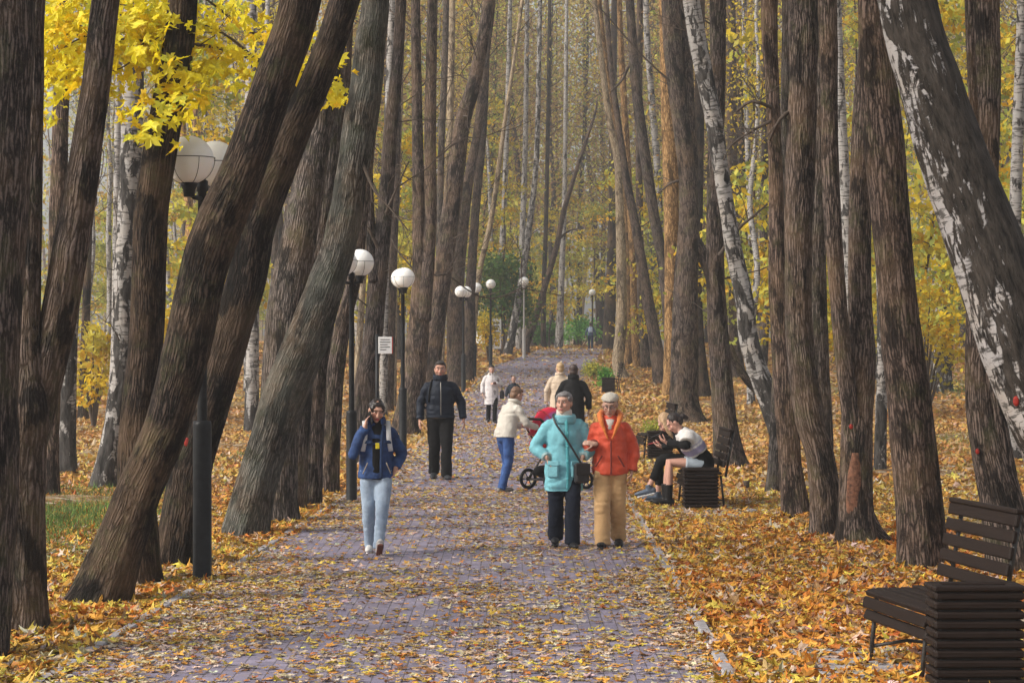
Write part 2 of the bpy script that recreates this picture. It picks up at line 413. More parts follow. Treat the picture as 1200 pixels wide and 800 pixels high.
# concrete pads under the benches on the right
for (cx, cy_, wx, wy) in ((2.28, 29.9, 1.35, 2.4), (2.75, 42.3, 1.3, 2.2), (2.75, 15.4, 1.5, 2.0)):
    mb = MB(); mb.box((cx, cy_, float(gz(cx, cy_)) + .012), (wx, wy, .05), rotm(0, 0, R(4)), .01)
    tag(mb.build('bench_pavement', M['concrete'], smooth=False), kind='structure')

# ================================================================== fallen leaves
def maple_shape(detail):
    if detail == 2: tips = [(-90, .32), (-60, .52), (-35, .82), (-12, .55), (8, .70), (20, 1.0), (38, .62), (50, .42), (62, .72), (76, .78), (90, 1.12)]
    elif detail == 1: tips = [(-90, .25), (-38, .85), (-8, .45), (22, 1.0), (52, .42), (90, 1.1)]
    else: tips = [(-90, .45), (-10, .9), (40, .62), (90, 1.05)]
    pts = [(a, r) for a, r in tips] + [(180 - a, r) for a, r in reversed(tips[1:-1])]
    return np.array([[0, 0, 0]] + [[math.cos(R(a)) * r, math.sin(R(a)) * r, 0] for a, r in pts])
def leaves(pos, size, tilt, cols, detail=1, curl=.35, droop=None):
    """many separate leaves as one vertex array; tilt is a spread in radians"""
    n = len(pos); S = maple_shape(detail); m = len(S)
    L = np.repeat(S[None], n, 0) * size[:, None, None]
    L[:, :, 0] *= rng.uniform(.55, 1.12, n)[:, None]; L += rng.normal(0, .06, L.shape) * size[:, None, None] * (1, 1, 0)
    cu = rng.normal(0, curl, n) ; cu2 = rng.normal(0, curl, n)
    L[:, :, 2] = size[:, None] * (cu[:, None] * S[None, :, 0] ** 2 + cu2[:, None] * S[None, :, 1] ** 2 + rng.normal(0, .07, (n, m)))
    yaw = rng.uniform(0, 2 * math.pi, n)
    tx = rng.normal(0, 1, n) * tilt; ty = rng.normal(0, 1, n) * tilt
    if droop is not None: tx = droop + rng.normal(0, .35, n); yaw = rng.normal(math.pi, 1.1, n)
    def rot(L, a, i, j):
        c, s = np.cos(a)[:, None], np.sin(a)[:, None]; O = L.copy()
        O[:, :, i] = c * L[:, :, i] - s * L[:, :, j]; O[:, :, j] = s * L[:, :, i] + c * L[:, :, j]; return O
    if droop is not None: L = rot(rot(L, ty, 2, 0), tx, 1, 2); L = rot(L, yaw, 0, 1)
    else: L = rot(rot(rot(L, yaw, 0, 1), tx, 1, 2), ty, 2, 0)
    L += pos[:, None, :]
    i = np.arange(1, m); j = np.roll(i, -1)
    T = (np.column_stack([np.zeros(m - 1, int), i, j])[None] + (np.arange(n) * m)[:, None, None]).reshape(-1, 3)
    C = np.repeat(cols[:, None, :], m, 1) * rng.uniform(.88, 1.1, (n, m, 1))
    return L.reshape(-1, 3), T, np.clip(C.reshape(-1, 3), 0, 1)
LITTER = np.array([(.62, .30, .045), (.56, .21, .03), (.66, .46, .07), (.72, .56, .09), (.60, .48, .36), (.66, .55, .44), (.30, .15, .06), (.20, .10, .045), (.52, .16, .035), (.46, .30, .13), (.70, .40, .07), (.52, .38, .26)])
W_SIDE = np.array([.31, .15, .13, .09, .08, .05, .08, .03, .03, .10, .12, .03]); W_PATH = np.array([.07, .03, .11, .05, .15, .13, .09, .03, .02, .16, .07, .09])
def pick(n, W):
    k = rng.choice(len(LITTER), n, p=W / W.sum()); return np.minimum(LITTER[k] * 1.05, .9) * rng.uniform(.72, 1.15, (n, 1)) * (1 + rng.normal(0, .07, (n, 3)))
def scatter(y0, y1, dens, size, side, detail, tilt, keep, lim=9.0):
    n = int((y1 - y0) * lim * 2 * dens)
    y = rng.uniform(y0, y1, n); x = rng.uniform(-lim, lim, n)
    m = np.abs(x) < y * .2222 * 1.0 + 1.6; x, y = x[m], y[m]
    l, r = edges(y); d = np.maximum(l - x, x - r)          # >0 off the path
    nz = fbm(np.column_stack([x * .9, y * .9, np.zeros(len(x))]), 3, 3); nz2 = fbm(np.column_stack([x * .33, y * .33, np.zeros(len(x))]), 9, 3)
    fa = .16 * sstep(y, 22, 30)
    lf = sstep(l + 1.0 - x + (nz2 - .5) * 2.2, 0, 1.1) * sstep(-y, -34, -20)      # the drift along the left kerb near by
    k = rng.uniform(0, 1, len(x)) < (keep(d, nz, nz2, lf) + fa if keep is path_keep else keep(d, nz, nz2)); x, y, d = x[k], y[k], d[k]
    return x, y, d
VV = []; TT = []; CC = []; nn = 0
def put(L):
    global nn
    VV.append(L[0]); TT.append(L[1] + nn); CC.append(L[2]); nn += len(L[0])
def side_keep(d, a, b): return np.where(d > -.05, 1.0, 0) * (.55 + .75 * sstep(a, .3, .6))
def path_keep(d, a, b, lf=0.0): return np.where(d <= 0, 1.0, -9) * np.clip(.19 + .38 * sstep(a, .40, .64) + 1.0 * sstep(d, -.6, 0) * sstep(b, .3, .55) + .85 * lf, 0, 1)
for (y0, y1, ds, dp, sz, det, ti, lim) in ((9, 22, 500, 440, .065, 2, .25, 6.5), (22, 34, 330, 330, .064, 1, .30, 9.2), (34, 62, 140, 130, .080, 0, .38, 15.5), (62, 105, 34, 40, .11, 0, .45, 25), (105, 185, 8, 8, .19, 0, .5, 42)):
    x, y, d = scatter(y0, y1, ds, sz, 1, det, ti, side_keep, lim)
    n = len(x); z = gz(x, y) + rng.uniform(.012, .06, n)
    W = pick(n, W_SIDE)
    b = fbm(np.column_stack([x * .5, y * .5, np.zeros(n)]), 21, 3)     # drifts of one tree's leaves: yellower here, redder there
    W = W * (1 + (b - .5)[:, None] * np.array([-.2, .45, .5]))
    far = sstep(y, 20, 50)[:, None]; W = W * (1 - far * .45) + far * .45 * np.array([.50, .31, .14])
    put(leaves(np.column_stack([x, y, z]), sz * rng.uniform(.55, 1.3, n), ti, W, det))
    x, y, d = scatter(y0, y1, dp, sz, 0, det, ti, path_keep, min(lim, 8))
    n = len(x); z = gz(x, y) + .035 + rng.uniform(.004, .018, n)
    put(leaves(np.column_stack([x, y, z]), sz * rng.uniform(.32, .86, n), ti * .45, pick(n, W_PATH), det, .22))
tag(link('fallen_leaves', mesh_np('fallen_leaves', np.vstack(VV), np.vstack(TT), M['litter'], False, np.vstack(CC))), 'autumn leaves lying over the ground and the paved path', 'fallen leaves', kind='stuff')

# grass showing through the leaves
t = NT('grass_blade'); M['grass'] = t.end(t.bsdf(t.attr('tint').outputs[0], .7, Specular_IOR_Level=.3))
gp = []
for (px, py, sx, sy, n) in ((75, 612, 1.0, 2.6, 5200), (150, 575, 1.2, 4, 1800), (310, 535, .5, 2.0, 900), (112, 455, 3, 8, 3000), (880, 440, .8, 3.0, 1700), (1128, 455, 1.5, 6, 3200), (700, 432, .25, .9, 700), (1100, 520, 1.5, 5, 900), (712, 437, .12, .5, 500), (30, 640, .8, 2, 900), (1000, 455, 1.8, 6, 1200)):
    c = ground_pt(px, py); q = rng.normal(0, 1, (n, 2)) * (sx, sy) * .55 + c[:2]
    gp.append(np.column_stack([q, gz(q[:, 0], q[:, 1])]))
gp = np.vstack(gp); n = len(gp); l, r = edges(gp[:, 1]); k = np.maximum(l - gp[:, 0], gp[:, 0] - r) > .3; gp = gp[k]; n = len(gp)
h = rng.uniform(.06, .20, n); a = rng.uniform(0, 6.28, n); lean = rng.normal(0, .5, (n, 2)) * h[:, None]
wv = np.column_stack([np.cos(a), np.sin(a), np.zeros(n)]) * .007
tip = gp + np.column_stack([lean, h])
V = np.stack([gp - wv, gp + wv, tip], 1).reshape(-1, 3); T = np.arange(3 * n).reshape(-1, 3)
C = np.repeat(np.array([(.10, .17, .035)]) * rng.uniform(.6, 1.5, (n, 1)) * (1 + rng.normal(0, .15, (n, 3))), 3, 0)
tag(link('grass', mesh_np('grass', V, T, M['grass'], False, np.clip(C, 0, 1))), 'short green grass in patches among the leaves', 'grass', kind='stuff')

# ================================================================== trees
def leafcloud(clumps, n_each, spread, size, pal, rnd, flat=.5):
    c = np.repeat(clumps, n_each, 0); n = len(c)
    p = c + rnd.normal(0, 1, (n, 3)) * spread * (1, 1, flat)
    s = size * rnd.uniform(.6, 1.3, n)
    a = rnd.normal(0, 1, (n, 3)); a /= np.linalg.norm(a, axis=1)[:, None]; b = np.cross(a, rnd.normal(0, 1, (n, 3))); b /= np.linalg.norm(b, axis=1)[:, None]
    V = np.stack([p - a * s[:, None], p + b * s[:, None] * .55, p + a * s[:, None], p - b * s[:, None] * .55], 1).reshape(-1, 3)
    Q = np.arange(4 * n).reshape(-1, 4)
    cl = np.repeat(pal[rnd.choice(len(pal), len(clumps))] * rnd.uniform(.75, 1.2, (len(clumps), 1)), n_each, 0) * rnd.uniform(.7, 1.25, (n, 1))
    return V, Q, np.clip(np.repeat(cl, 4, 0), 0, 1)
YEL = np.array([(.78, .56, .03), (.80, .62, .05), (.62, .50, .06), (.70, .42, .03), (.52, .46, .07)])
BRN = np.array([(.46, .30, .13), (.52, .37, .14), (.60, .46, .14), (.38, .25, .13), (.54, .47, .14)])
OLV = np.array([(.56, .56, .09), (.46, .50, .10), (.70, .64, .10), (.38, .44, .10)])
GRN = np.array([(.06, .18, .03), (.09, .24, .04), (.13, .26, .04), (.05, .15, .025)])
TREES = []
def stem(mb, px, Y, seed, detail, base=True, up=4.0, wob=.05):
    """one stem from (px, py, width px) knots at distance Y; the top goes on above the frame"""
    r_ = np.random.default_rng(seed); s = F / Y
    top = EYE + 400 / s
    dy = r_.normal(0, wob)
    pts = []; rad = []
    z0 = P(px[0][0], px[0][1], Y)[2]
    for (x, y, wd) in px:
        z = P(x, y, Y)[2]; pts.append(P(x, y, Y + dy * (z - z0))); rad.append(wd / s / 2)
    if base:
        d = pts[1] - pts[0]; d /= np.linalg.norm(d); pts.insert(0, pts[0] - d * .3); rad.insert(0, rad[0] * 1.12)
    if up:
        d = pts[-1] - pts[-2]; d /= np.linalg.norm(d)
        for k in range(3):
            d = d * .8 + np.array([0, 0, .25]) + r_.normal(0, .05, 3); d /= np.linalg.norm(d)
            pts.append(pts[-1] + d * up / 3); rad.append(rad[-1] * .86)
    rm = max(rad); seg = int(np.clip(2 * math.pi * rm * s / 2.2, 9, 56)); step = float(np.clip(3.0 / s, .025, .25))
    if detail == 0: step *= 2.5
    ph = r_.uniform(0, 6.28, 3); nl = r_.integers(4, 7); off = r_.uniform(0, 50, 3)
    def warp(V, B, Cn):
        a = np.arctan2(B[:, 1], B[:, 0]); v = B[:, 2]; d = V - Cn; rr = np.linalg.norm(d, axis=1)[:, None] + 1e-9
        q = np.column_stack([np.cos(a) * 1.3, np.sin(a) * 1.3, v * .55]) + off
        g = 1 + .22 * (fbm(q, seed, 3) - .5)
        q2 = np.column_stack([np.cos(a) * rm * 22, np.sin(a) * rm * 22, v * 3.0]) + off
        g += (.006 + .05 * rm) / rm * (fbm(q2, seed + 5, 2) - .5) * 1.1          # bark ridges
        g += .05 * np.exp(-((v[:, None] - r_.uniform(.5, 6, 3)) ** 2) / .03).sum(1) * np.cos(a - ph[1])   # knots
        if base: g += np.exp(-np.maximum(v - .2, 0) / .20) * (.12 + .42 * np.maximum(0, np.cos(a * nl + ph[0])) * (.4 + .6 * np.cos(a + ph[2]) ** 2))
        return Cn + d * g[:, None]
    mb.tube(pts, rad, seg, (1, 0, 0), step, warp=warp)
    return pts
def twig_run(mb, p, d, L, r, rnd, depth=2, gn=.25):
    n = max(3, int(L / .35)); pts = [np.array(p)]; d = np.array(d, float); d /= np.linalg.norm(d)
    for k in range(n):
        d = d + rnd.normal(0, gn, 3) + np.array([0, 0, .06]); d /= np.linalg.norm(d); pts.append(pts[-1] + d * L / n)
    mb.tube(pts, np.linspace(r, r * .3, n + 1), 5 if r > .012 else 4, cap=False)
    if depth:
        for k in range(1, n):
            if rnd.random() < .6: twig_run(mb, pts[k], d + rnd.normal(0, .8, 3), L * rnd.uniform(.35, .6), r * .5, rnd, depth - 1, gn)
def tree(label, mat, stems, by=None, dist=None, name='tree', cat='tree', limbs=(), twigs=0, group=None, paint=None, up=4.0, detail=1):
    """stems[0] is the main stem and starts where the tree meets the ground"""
    x0, y0 = stems[0][0][:2]
    Y = dist if dist else depth_of(x0, by if by else y0)
    s = F / Y
    if by or dist:
        gy = 400 + (EYE - float(gz((x0 - 600) / s, Y))) * s
        stems = [list(stems[0])] + list(stems[1:])
        if gy > y0 + 2: stems[0].insert(0, (x0, gy, stems[0][0][2] * 1.06))
    seed = len(TREES) * 17 + 3; rnd = np.random.default_rng(seed)
    mb = MB(); bpts = None
    for k, st in enumerate(stems):
        p = stem(mb, st, Y + (0 if k == 0 else .02), seed + k, detail, base=(k == 0), up=up)
        if k == 0: bpts = p
    b = P(*stems[0][0][:2], Y); b[2] = float(gz(b[0], b[1]))
    root = empty(name, b, 0, label, cat, group)
    mb.V = [v - b for v in mb.V]
    mb.build('trunk', M[mat], root, bark=True)
    if limbs or twigs:
        def done(lb):
            lb.V = [v - b for v in lb.V]; lb.build('branch', M['twig'], root)
        for L in limbs:
            lb = MB(); pts = [P(x, y, Y) + np.array([0, (k * .12) * rnd.choice((-1, 1)), 0]) for k, (x, y, wd) in enumerate(L)]
            lb.tube(pts, [wd / s / 2 for _, _, wd in L], 7, step=.12, cap=False)
            for k in range(1, len(pts)):
                for q in range(2): twig_run(lb, pts[k] * .7 + pts[k - 1] * .3, (pts[k] - pts[k - 1]) / np.linalg.norm(pts[k] - pts[k - 1]) + rnd.normal(0, .7, 3), .5 + .4 * rnd.random(), L[k][2] / s / 4, rnd, 1)
            done(lb)
        q = [p for p in bpts if p[2] > b[2] + (1.6 if Y < 50 else 3.0)]; tips = []
        for k in range(twigs):
            j = rnd.integers(0, max(1, len(q) - 1)); f = rnd.random(); p = q[j] * f + q[min(j + 1, len(q) - 1)] * (1 - f)
            a = rnd.uniform(0, 6.28); lb = MB(); twig_run(lb, p, (math.cos(a), math.sin(a), rnd.uniform(.0, .9)), rnd.uniform(.8, 2.6) * (1 if Y < 50 else 1.7), rnd.uniform(.008, .018) * (1 if Y < 50 else 1.6), rnd, 2); tips.append(np.vstack(lb.V)); done(lb)
    if Y < 56:      # thin autumn crown, added above the frame to shade the sides
        tp = np.array(bpts[-1]); n_ = 46; cl_ = tp - b + np.column_stack([rnd.normal(0, 1.5, n_), rnd.normal(0, 1.5, n_), rnd.uniform(.8, 7.5, n_)]); cl_ = cl_[cl_[:, 2] > 400 / s + EYE + 1.2 - b[2]]
        cb = MB()
        for q in cl_[::4]: cb.tube([tp - b - (0, 0, .5), (tp - b) * .45 + q * .55 + (0, 0, .2), q], [.03, .02, .006], 5, cap=False)
        if len(cl_) > 6:
            cw = cb.build('limbs', M['twig'], root); Vc, Qc, Cc = leafcloud(cl_, 12, .42, .14, YEL if mat.startswith('birch') else BRN, rnd, .7)
            link('crown', mesh_np('crown', Vc, Qc, M['leaf'], False, Cc), root)
    if twigs and Y > 50:
        tp_ = np.vstack(tips); tp_ = tp_[tp_[:, 2] > 3.2 - b[2]]
        if len(tp_) > 20:
            tp_ = tp_[rnd.integers(0, len(tp_), min(len(tp_), 160))]; Vc, Qc, Cc = leafcloud(tp_, 5, .16, .07, YEL if rnd.random() < .45 else BRN, rnd, 1.0)
            link('crown', mesh_np('crown', Vc, Qc, M['leaf'], False, Cc), root)
    if paint:
        for (px, py, wd, hg) in paint:
            # a daub of paint hugging the bark, a little proud of it on the side towards the path
            c = P(px, py, Y) - b; rr = np.interp(py, [k[1] for k in sorted(stems[0], key=lambda k: k[1])], [k[2] for k in sorted(stems[0], key=lambda k: k[1])]) / s / 2
            ax = np.interp(py, [k[1] for k in sorted(stems[0], key=lambda k: k[1])], [k[0] for k in sorted(stems[0], key=lambda k: k[1])])
            dx = (px - ax) / s; c[1] -= math.sqrt(max(rr ** 2 - dx ** 2, 0)) * 1.04
            pm = MB(); pm.ell(c, (wd / s / 2, .013, hg / s / 2), None, 10, 6)
            pm.build('paint_mark', M['red_paint'], root)
    TREES.append(root)
    return root
M['red_paint'] = plain('red_paint', (.30, .02, .012), .8, .5, 30)
M['wound'] = plain('bare_wood', (.17, .075, .042), .9, .7, 26, bump=.9, dist=.02)

# ---- left of the path
tree('wide ridged grey brown tree cut by the left picture edge', 'linden', [[(-36, 775, 84), (-22, 600, 84), (-18, 400, 84), (-8, 200, 90), (-2, 0, 88)]])
tree('tree dividing into an upright stem and a stem bending right, beside the leftmost trunk', 'linden', [[(28, 742, 54), (28, 600, 49), (33, 480, 47), (34, 380, 26), (37, 250, 24), (40, 100, 22), (43, 0, 20)], [(38, 520, 36), (52, 455, 38), (66, 385, 42), (82, 295, 40), (97, 205, 37), (112, 105, 34), (124, 0, 33)]])
tree('slim warm brown trunk just behind the forked tree at far left', 'red', [[(58, 583, 24), (60, 500, 19), (63, 400, 19), (68, 250, 20), (72, 100, 19), (74, 0, 18)]], twigs=8)
tree('short rough birch trunk showing between the forked tree and the birch with a black foot', 'birch_rough', [[(80, 556, 21), (79, 500, 20), (82, 400, 18), (92, 250, 17), (102, 100, 16), (106, 0, 15)]])
tree('thin brown tree in the leaves far behind the forked tree at left', 'brown', [[(97, 492, 13), (99, 420, 10), (103, 300, 9), (106, 150, 8), (108, 0, 8)]], twigs=10)
tree('white birch with a black rugged foot, left of the big leaning trunks', 'birch_rough', [[(121, 574, 34), (134, 500, 25), (143, 420, 24), (146, 330, 26), (151, 240, 27), (155, 130, 26), (158, 0, 24)]], twigs=8)
tree('thin smooth birch tight against the left side of the black footed birch', 'birch', [[(128, 520, 9), (134, 400, 8), (136, 280, 8), (138, 160, 8), (140, 0, 7)]])
tree('upright dark brown trunk with a red daub, crossing behind the leaning tree', 'brown', [[(165, 687, 50), (160, 530, 44), (171, 400, 40), (177, 260, 40), (187, 180, 38), (205, 80, 36), (214, 0, 34)]], paint=[(146, 528, 6, 9)])
tree('big dark brown tree leaning steeply to the right, nearest of the leaning ones', 'brown', [[(116, 709, 74), (140, 640, 60), (162, 580, 54), (196, 500, 51), (220, 410, 55), (238, 320, 54), (258, 260, 54), (284, 200, 48), (320, 100, 47), (352, 0, 46)]], limbs=[[(278, 190, 8), (255, 70, 7)], ] if False else ())
tree('dark leaning tree standing just behind the black lamp sleeve', 'brown', [[(203, 664, 50), (226, 540, 48), (262, 420, 46), (288, 330, 46), (301, 260, 46), (328, 190, 42), (355, 130, 36), (378, 75, 34), (404, 0, 34)]], paint=[(222, 517, 7, 11)])
tree('straight grey trunk partly hidden by the curved mossy tree', 'grey', [[(322, 614, 54), (325, 540, 46), (333, 400, 46), (340, 340, 46), (356, 250, 40), (374, 150, 32), (390, 60, 28), (400, 0, 26)]])
tree('narrow grey trunk close behind the straight grey trunk', 'grey', [[(340, 600, 36), (352, 450, 30), (367, 330, 28), (381, 230, 26), (390, 120, 22), (396, 0, 20)]], limbs=[[(383, 120, 4), (392, 140, 3), (404, 166, 2)]])
tree('curved grey green mossy tree bending right then rising upright', 'mossy', [[(287, 628, 54), (297, 580, 48), (312, 530, 47), (334, 460, 52), (358, 400, 52), (378, 345, 44), (394, 300, 40), (405, 250, 38), (413, 200, 36), (421, 150, 40), (429, 100, 38), (434, 50, 36), (440, 0, 33)]], limbs=[[(424, 190, 5), (440, 225, 3), (458, 245, 2), (480, 272, 1.5)]])
tree('straight trunk just left of the second black lamp post', 'linden', [[(362, 594, 30), (370, 450, 25), (376, 400, 25), (384, 330, 22), (391, 250, 20), (400, 120, 18), (406, 0, 18)]])
tree('trunk rising directly behind the second black lamp post', 'linden', [[(384, 580, 26), (392, 450, 21), (402, 380, 19), (414, 330, 17), (424, 250, 16), (436, 120, 15), (442, 0, 15)]])
tree('forked tree behind the woman on the phone', 'linden', [[(425, 545, 30), (428, 450, 26), (436, 400, 23), (444, 310, 22), (453, 230, 16), (458, 150, 16), (465, 80, 14), (470, 0, 13)], [(438, 330, 14), (434, 260, 11), (431, 180, 11), (430, 80, 10), (430, 0, 9)]], limbs=[[(443, 290, 5), (432, 265, 3), (427, 240, 2)], [(452, 250, 4), (470, 210, 2), (480, 190, 1.5)]], twigs=12)
tree('pale slim trunk showing left of the forked tree', 'pale', [[(414, 500, 9), (421, 400, 8), (428, 280, 7), (431, 150, 7), (432, 0, 6)]], dist=58)
tree('white slim birch right behind the forked tree', 'birch', [[(449, 470, 10), (451, 330, 9), (453, 200, 9), (456, 100, 9), (459, 0, 8)]], dist=64)
tree('pale slim trunk between the third lamp globe and the forked tree', 'pale', [[(461, 480, 8), (462, 300, 8), (466, 200, 7), (470, 80, 6), (472, 0, 6)]], dist=70)
tree('short looking trunk beneath the white sign', 'red', [[(454, 482, 15), (456, 420, 13), (459, 330, 11), (464, 200, 9), (468, 0, 8)]], twigs=8)
tree('thick forked trunk directly behind the man in the dark jacket', 'linden', [[(475, 511, 34), (483, 460, 29), (490, 400, 26), (492, 330, 19), (491, 250, 15), (489, 150, 13), (487, 0, 11)], [(495, 375, 20), (502, 310, 15), (505, 250, 14), (504, 150, 14), (507, 0, 12)]], twigs=16)
tree('stout tree leaning right over the path behind the man', 'linden', [[(499, 484, 28), (507, 400, 24), (516, 340, 22), (528, 250, 22), (541, 150, 19), (555, 100, 16), (565, 50, 14), (573, 0, 14)]], dist=62, twigs=16)
tree('reddish trunk rising behind the fourth and fifth lamp posts', 'red', [[(535, 455, 22), (534, 350, 19), (543, 250, 15), (551, 200, 12), (560, 150, 10), (570, 60, 9), (577, 0, 8)]], dist=86, twigs=12)
tree('slim trunk close right of the reddish trunk by the lamps', 'red', [[(549, 448, 14), (551, 350, 12), (557, 250, 10), (566, 150, 9), (570, 60, 8), (574, 0, 7)]], dist=93, twigs=12)
tree('thin pale trunk leaning right above the fifth lamp', 'pale', [[(552, 425, 8), (560, 330, 7), (575, 260, 6), (584, 200, 6), (592, 140, 5), (604, 60, 4), (612, 0, 4)]], dist=104)
tree('pale slim trunk rising high between the forked trunk and the leaning tree', 'pale', [[(515, 460, 9), (521, 300, 8), (527, 150, 8), (529, 60, 8), (530, 0, 7)]], dist=84)
tree('bluish grey slim trunk right of the forked trunk behind the man', 'grey', [[(512, 465, 9), (514, 330, 8), (517, 180, 8), (521, 80, 8), (523, 0, 7)]], dist=80)
# ---- far centre
tree('dark trunk with an orange foot leaning right at the path bend', 'red', [[(616, 406, 9), (628, 370, 8), (640, 330, 7), (652, 290, 6.5), (660, 250, 6), (672, 210, 5), (685, 170, 4), (696, 138, 3)]], dist=126, up=1.0, limbs=[[(655, 280, 3), (668, 270, 2), (684, 268, 1)]])
tree('straight white birch standing at the crest of the path', 'birch', [[(655, 404, 10), (657, 350, 8), (659, 300, 7), (661, 250, 6), (662, 200, 5), (663, 100, 5), (664, 0, 4)]], dist=150)
tree('dark upright trunk left of the crest birch', 'dark', [[(637, 405, 7), (637, 350, 6), (640, 250, 5), (643, 100, 5), (644, 0, 4)]], dist=155)
tree('dark rugged trunk leaning right beside the green bush', 'birch_rough', [[(595, 414, 11), (603, 375, 9), (611, 330, 8), (618, 280, 8), (626, 220, 7), (630, 150, 6), (633, 0, 5)]], dist=120)
tree('white birch above the green bush, left of the leaning rugged trunk', 'birch', [[(583, 420, 8), (586, 340, 8), (590, 260, 7), (593, 180, 6), (596, 80, 6), (598, 0, 5)]], dist=135)
tree('pale birch rising over the bend between bush and leaning trunk', 'birch', [[(608, 412, 8), (610, 330, 7), (613, 250, 7), (616, 150, 6), (618, 0, 5)]], dist=140)
tree('broad dark brown trunk right of the distant walker', 'brown', [[(713, 404, 15), (716, 330, 13), (718, 250, 10), (718, 180, 9), (719, 80, 8), (720, 0, 7)]], dist=140, twigs=10)
# ---- right of the path
tree('mottled trunk curving at its foot beside the far bin', 'pale', [[(731, 446, 18), (724, 425, 14), (728, 380, 13), (728, 300, 12), (726, 240, 10), (724, 190, 9), (714, 140, 8), (706, 80, 7), (699, 20, 6), (697, 0, 6)]], dist=97, twigs=10)
tree('golden slim trunk right of the mottled curved trunk', 'pine', [[(736, 425, 10), (736, 330, 9), (733, 250, 8), (726, 180, 9), (716, 120, 8), (708, 60, 7), (702, 0, 6)]], dist=108)
tree('golden upright trunk, second right of the mottled curved trunk', 'pine', [[(747, 428, 11), (744, 380, 10), (742, 300, 9), (737, 220, 8), (733, 150, 8), (728, 60, 7), (726, 0, 6)]], dist=106)
tree('reddish trunk just right of the two golden trunks', 'red', [[(757, 428, 12), (753, 370, 11), (750, 300, 9), (749, 200, 8), (749, 80, 8), (750, 0, 7)]], dist=105, twigs=8)
tree('brown tree leaning left over the path behind the golden pair', 'red', [[(776, 453, 20), (768, 400, 15), (757, 340, 13), (749, 290, 11), (742, 250, 10), (735, 215, 9), (731, 190, 8), (724, 140, 7), (716, 80, 6), (710, 0, 6)]], dist=90, twigs=8)
tree('tall curved brown trunk leaning left beside the old twin trunk', 'linden', [[(791, 470, 16), (786, 400, 14), (777, 310, 13), (766, 250, 13), (757, 190, 13), (748, 125, 12), (742, 60, 11), (738, 0, 10)]], dist=80, limbs=[[(742, 65, 4), (730, 92, 3), (716, 108, 2)]])
tree('golden brown trunk behind the old trunk by the seated women', 'pine', [[(786, 460, 20), (787, 400, 17), (787, 300, 16), (786, 200, 18), (782, 100, 16), (780, 0, 15)]], dist=78)
tree('old thick trunk with flared foot behind the seated women', 'linden', [[(801, 496, 52), (802, 470, 34), (803, 400, 31), (804, 330, 27), (808, 260, 24), (805, 200, 20), (799, 150, 20), (793, 100, 21), (788, 50, 22), (786, 0, 23)], [(806, 250, 15), (811, 200, 15), (809, 150, 14), (806, 80, 12), (802, 0, 11)], [(806, 268, 14), (820, 292, 14), (830, 318, 12), (836, 340, 12)]], limbs=[[(797, 212, 4), (786, 215, 2.5), (772, 226, 1.5)], [(800, 120, 4), (786, 98, 3), (768, 82, 2), (745, 60, 2), (700, 10, 1.5)]], up=4)
tree('dark trunk slightly behind and right of the old thick trunk', 'brown', [[(823, 466, 20), (818, 400, 15), (816, 320, 13), (818, 220, 12), (820, 100, 11), (821, 0, 10)]])
tree('upright trunk at the backrest of the occupied bench', 'linden', [[(855, 548, 38), (849, 490, 28), (845, 430, 25), (841, 380, 24), (838, 300, 21), (838, 200, 19), (841, 100, 18), (841, 0, 20)]], limbs=[[(842, 300, 5), (866, 268, 4), (880, 255, 3), (902, 238, 2)]], twigs=8)
tree('white birch leaning left behind the paired trunks right of the seated women', 'birch_rough', [[(924, 540, 27), (905, 482, 24), (894, 450, 24), (878, 400, 23), (872, 350, 21), (861, 300, 20), (853, 250, 18), (845, 200, 18), (838, 150, 20), (828, 100, 20), (818, 50, 21), (810, 0, 20)]], dist=38.5)
tree('brown trunk half hidden far behind the leaning white birch', 'red', [[(866, 443, 18), (862, 400, 15), (860, 300, 12), (858, 150, 11), (857, 0, 10)]], twigs=6)
tree('brown trunk fused near its middle with the next, leftmost of the right hand clump', 'red', [[(932, 606, 34), (926, 540, 26), (922, 480, 27), (917, 400, 27), (912, 330, 22), (910, 260, 18), (909, 200, 17), (905, 100, 17), (902, 0, 20)]], limbs=[[(904, 126, 5), (880, 120, 4), (866, 128, 3)], [(903, 142, 4), (880, 155, 3), (855, 172, 2), (845, 190, 1.5)]])
tree('short trunk behind the left edge of the right hand clump', 'grey', [[(908, 578, 20), (911, 500, 17), (914, 400, 15), (918, 250, 13), (921, 100, 12), (922, 0, 12)]])
tree('grey trunk leaning left from its foot then straight up, in the right hand clump', 'linden', [[(971, 629, 42), (962, 540, 33), (949, 490, 34), (941, 430, 33), (936, 370, 31), (935, 300, 31), (938, 200, 34), (941, 100, 32), (941, 0, 34)]], limbs=[[(926, 130, 5), (912, 142, 4), (905, 162, 3)]])
tree('narrow trunk seen between the grey leaning trunk and the trunk with stripped bark', 'grey', [[(964, 605, 26), (964, 500, 24), (959, 420, 25), (957, 330, 23), (957, 250, 20), (960, 150, 14), (962, 0, 12)]])
wt = tree('twin stemmed trunk with a long stripped reddish wound above its foot', 'linden', [[(1004, 638, 48), (1003, 590, 40), (1004, 540, 37), (1005, 480, 36), (1010, 420, 32), (1008, 350, 27), (1008, 240, 25), (1010, 150, 23), (1016, 50, 19), (1017, 0, 17)], [(1002, 530, 20), (991, 440, 20), (982, 350, 19), (976, 260, 20), (972, 150, 20), (970, 0, 22)], [(1010, 600, 26), (1028, 625, 18), (1048, 640, 10), (1060, 648, 6)]], paint=[(995, 499, 5, 6)])
tree('thin birch showing white between the wounded trunk and the smooth brown trunk', 'birch_rough', [[(1031, 555, 15), (1033, 470, 13), (1034, 380, 12), (1030, 250, 11), (1025, 100, 10), (1022, 0, 10)]])
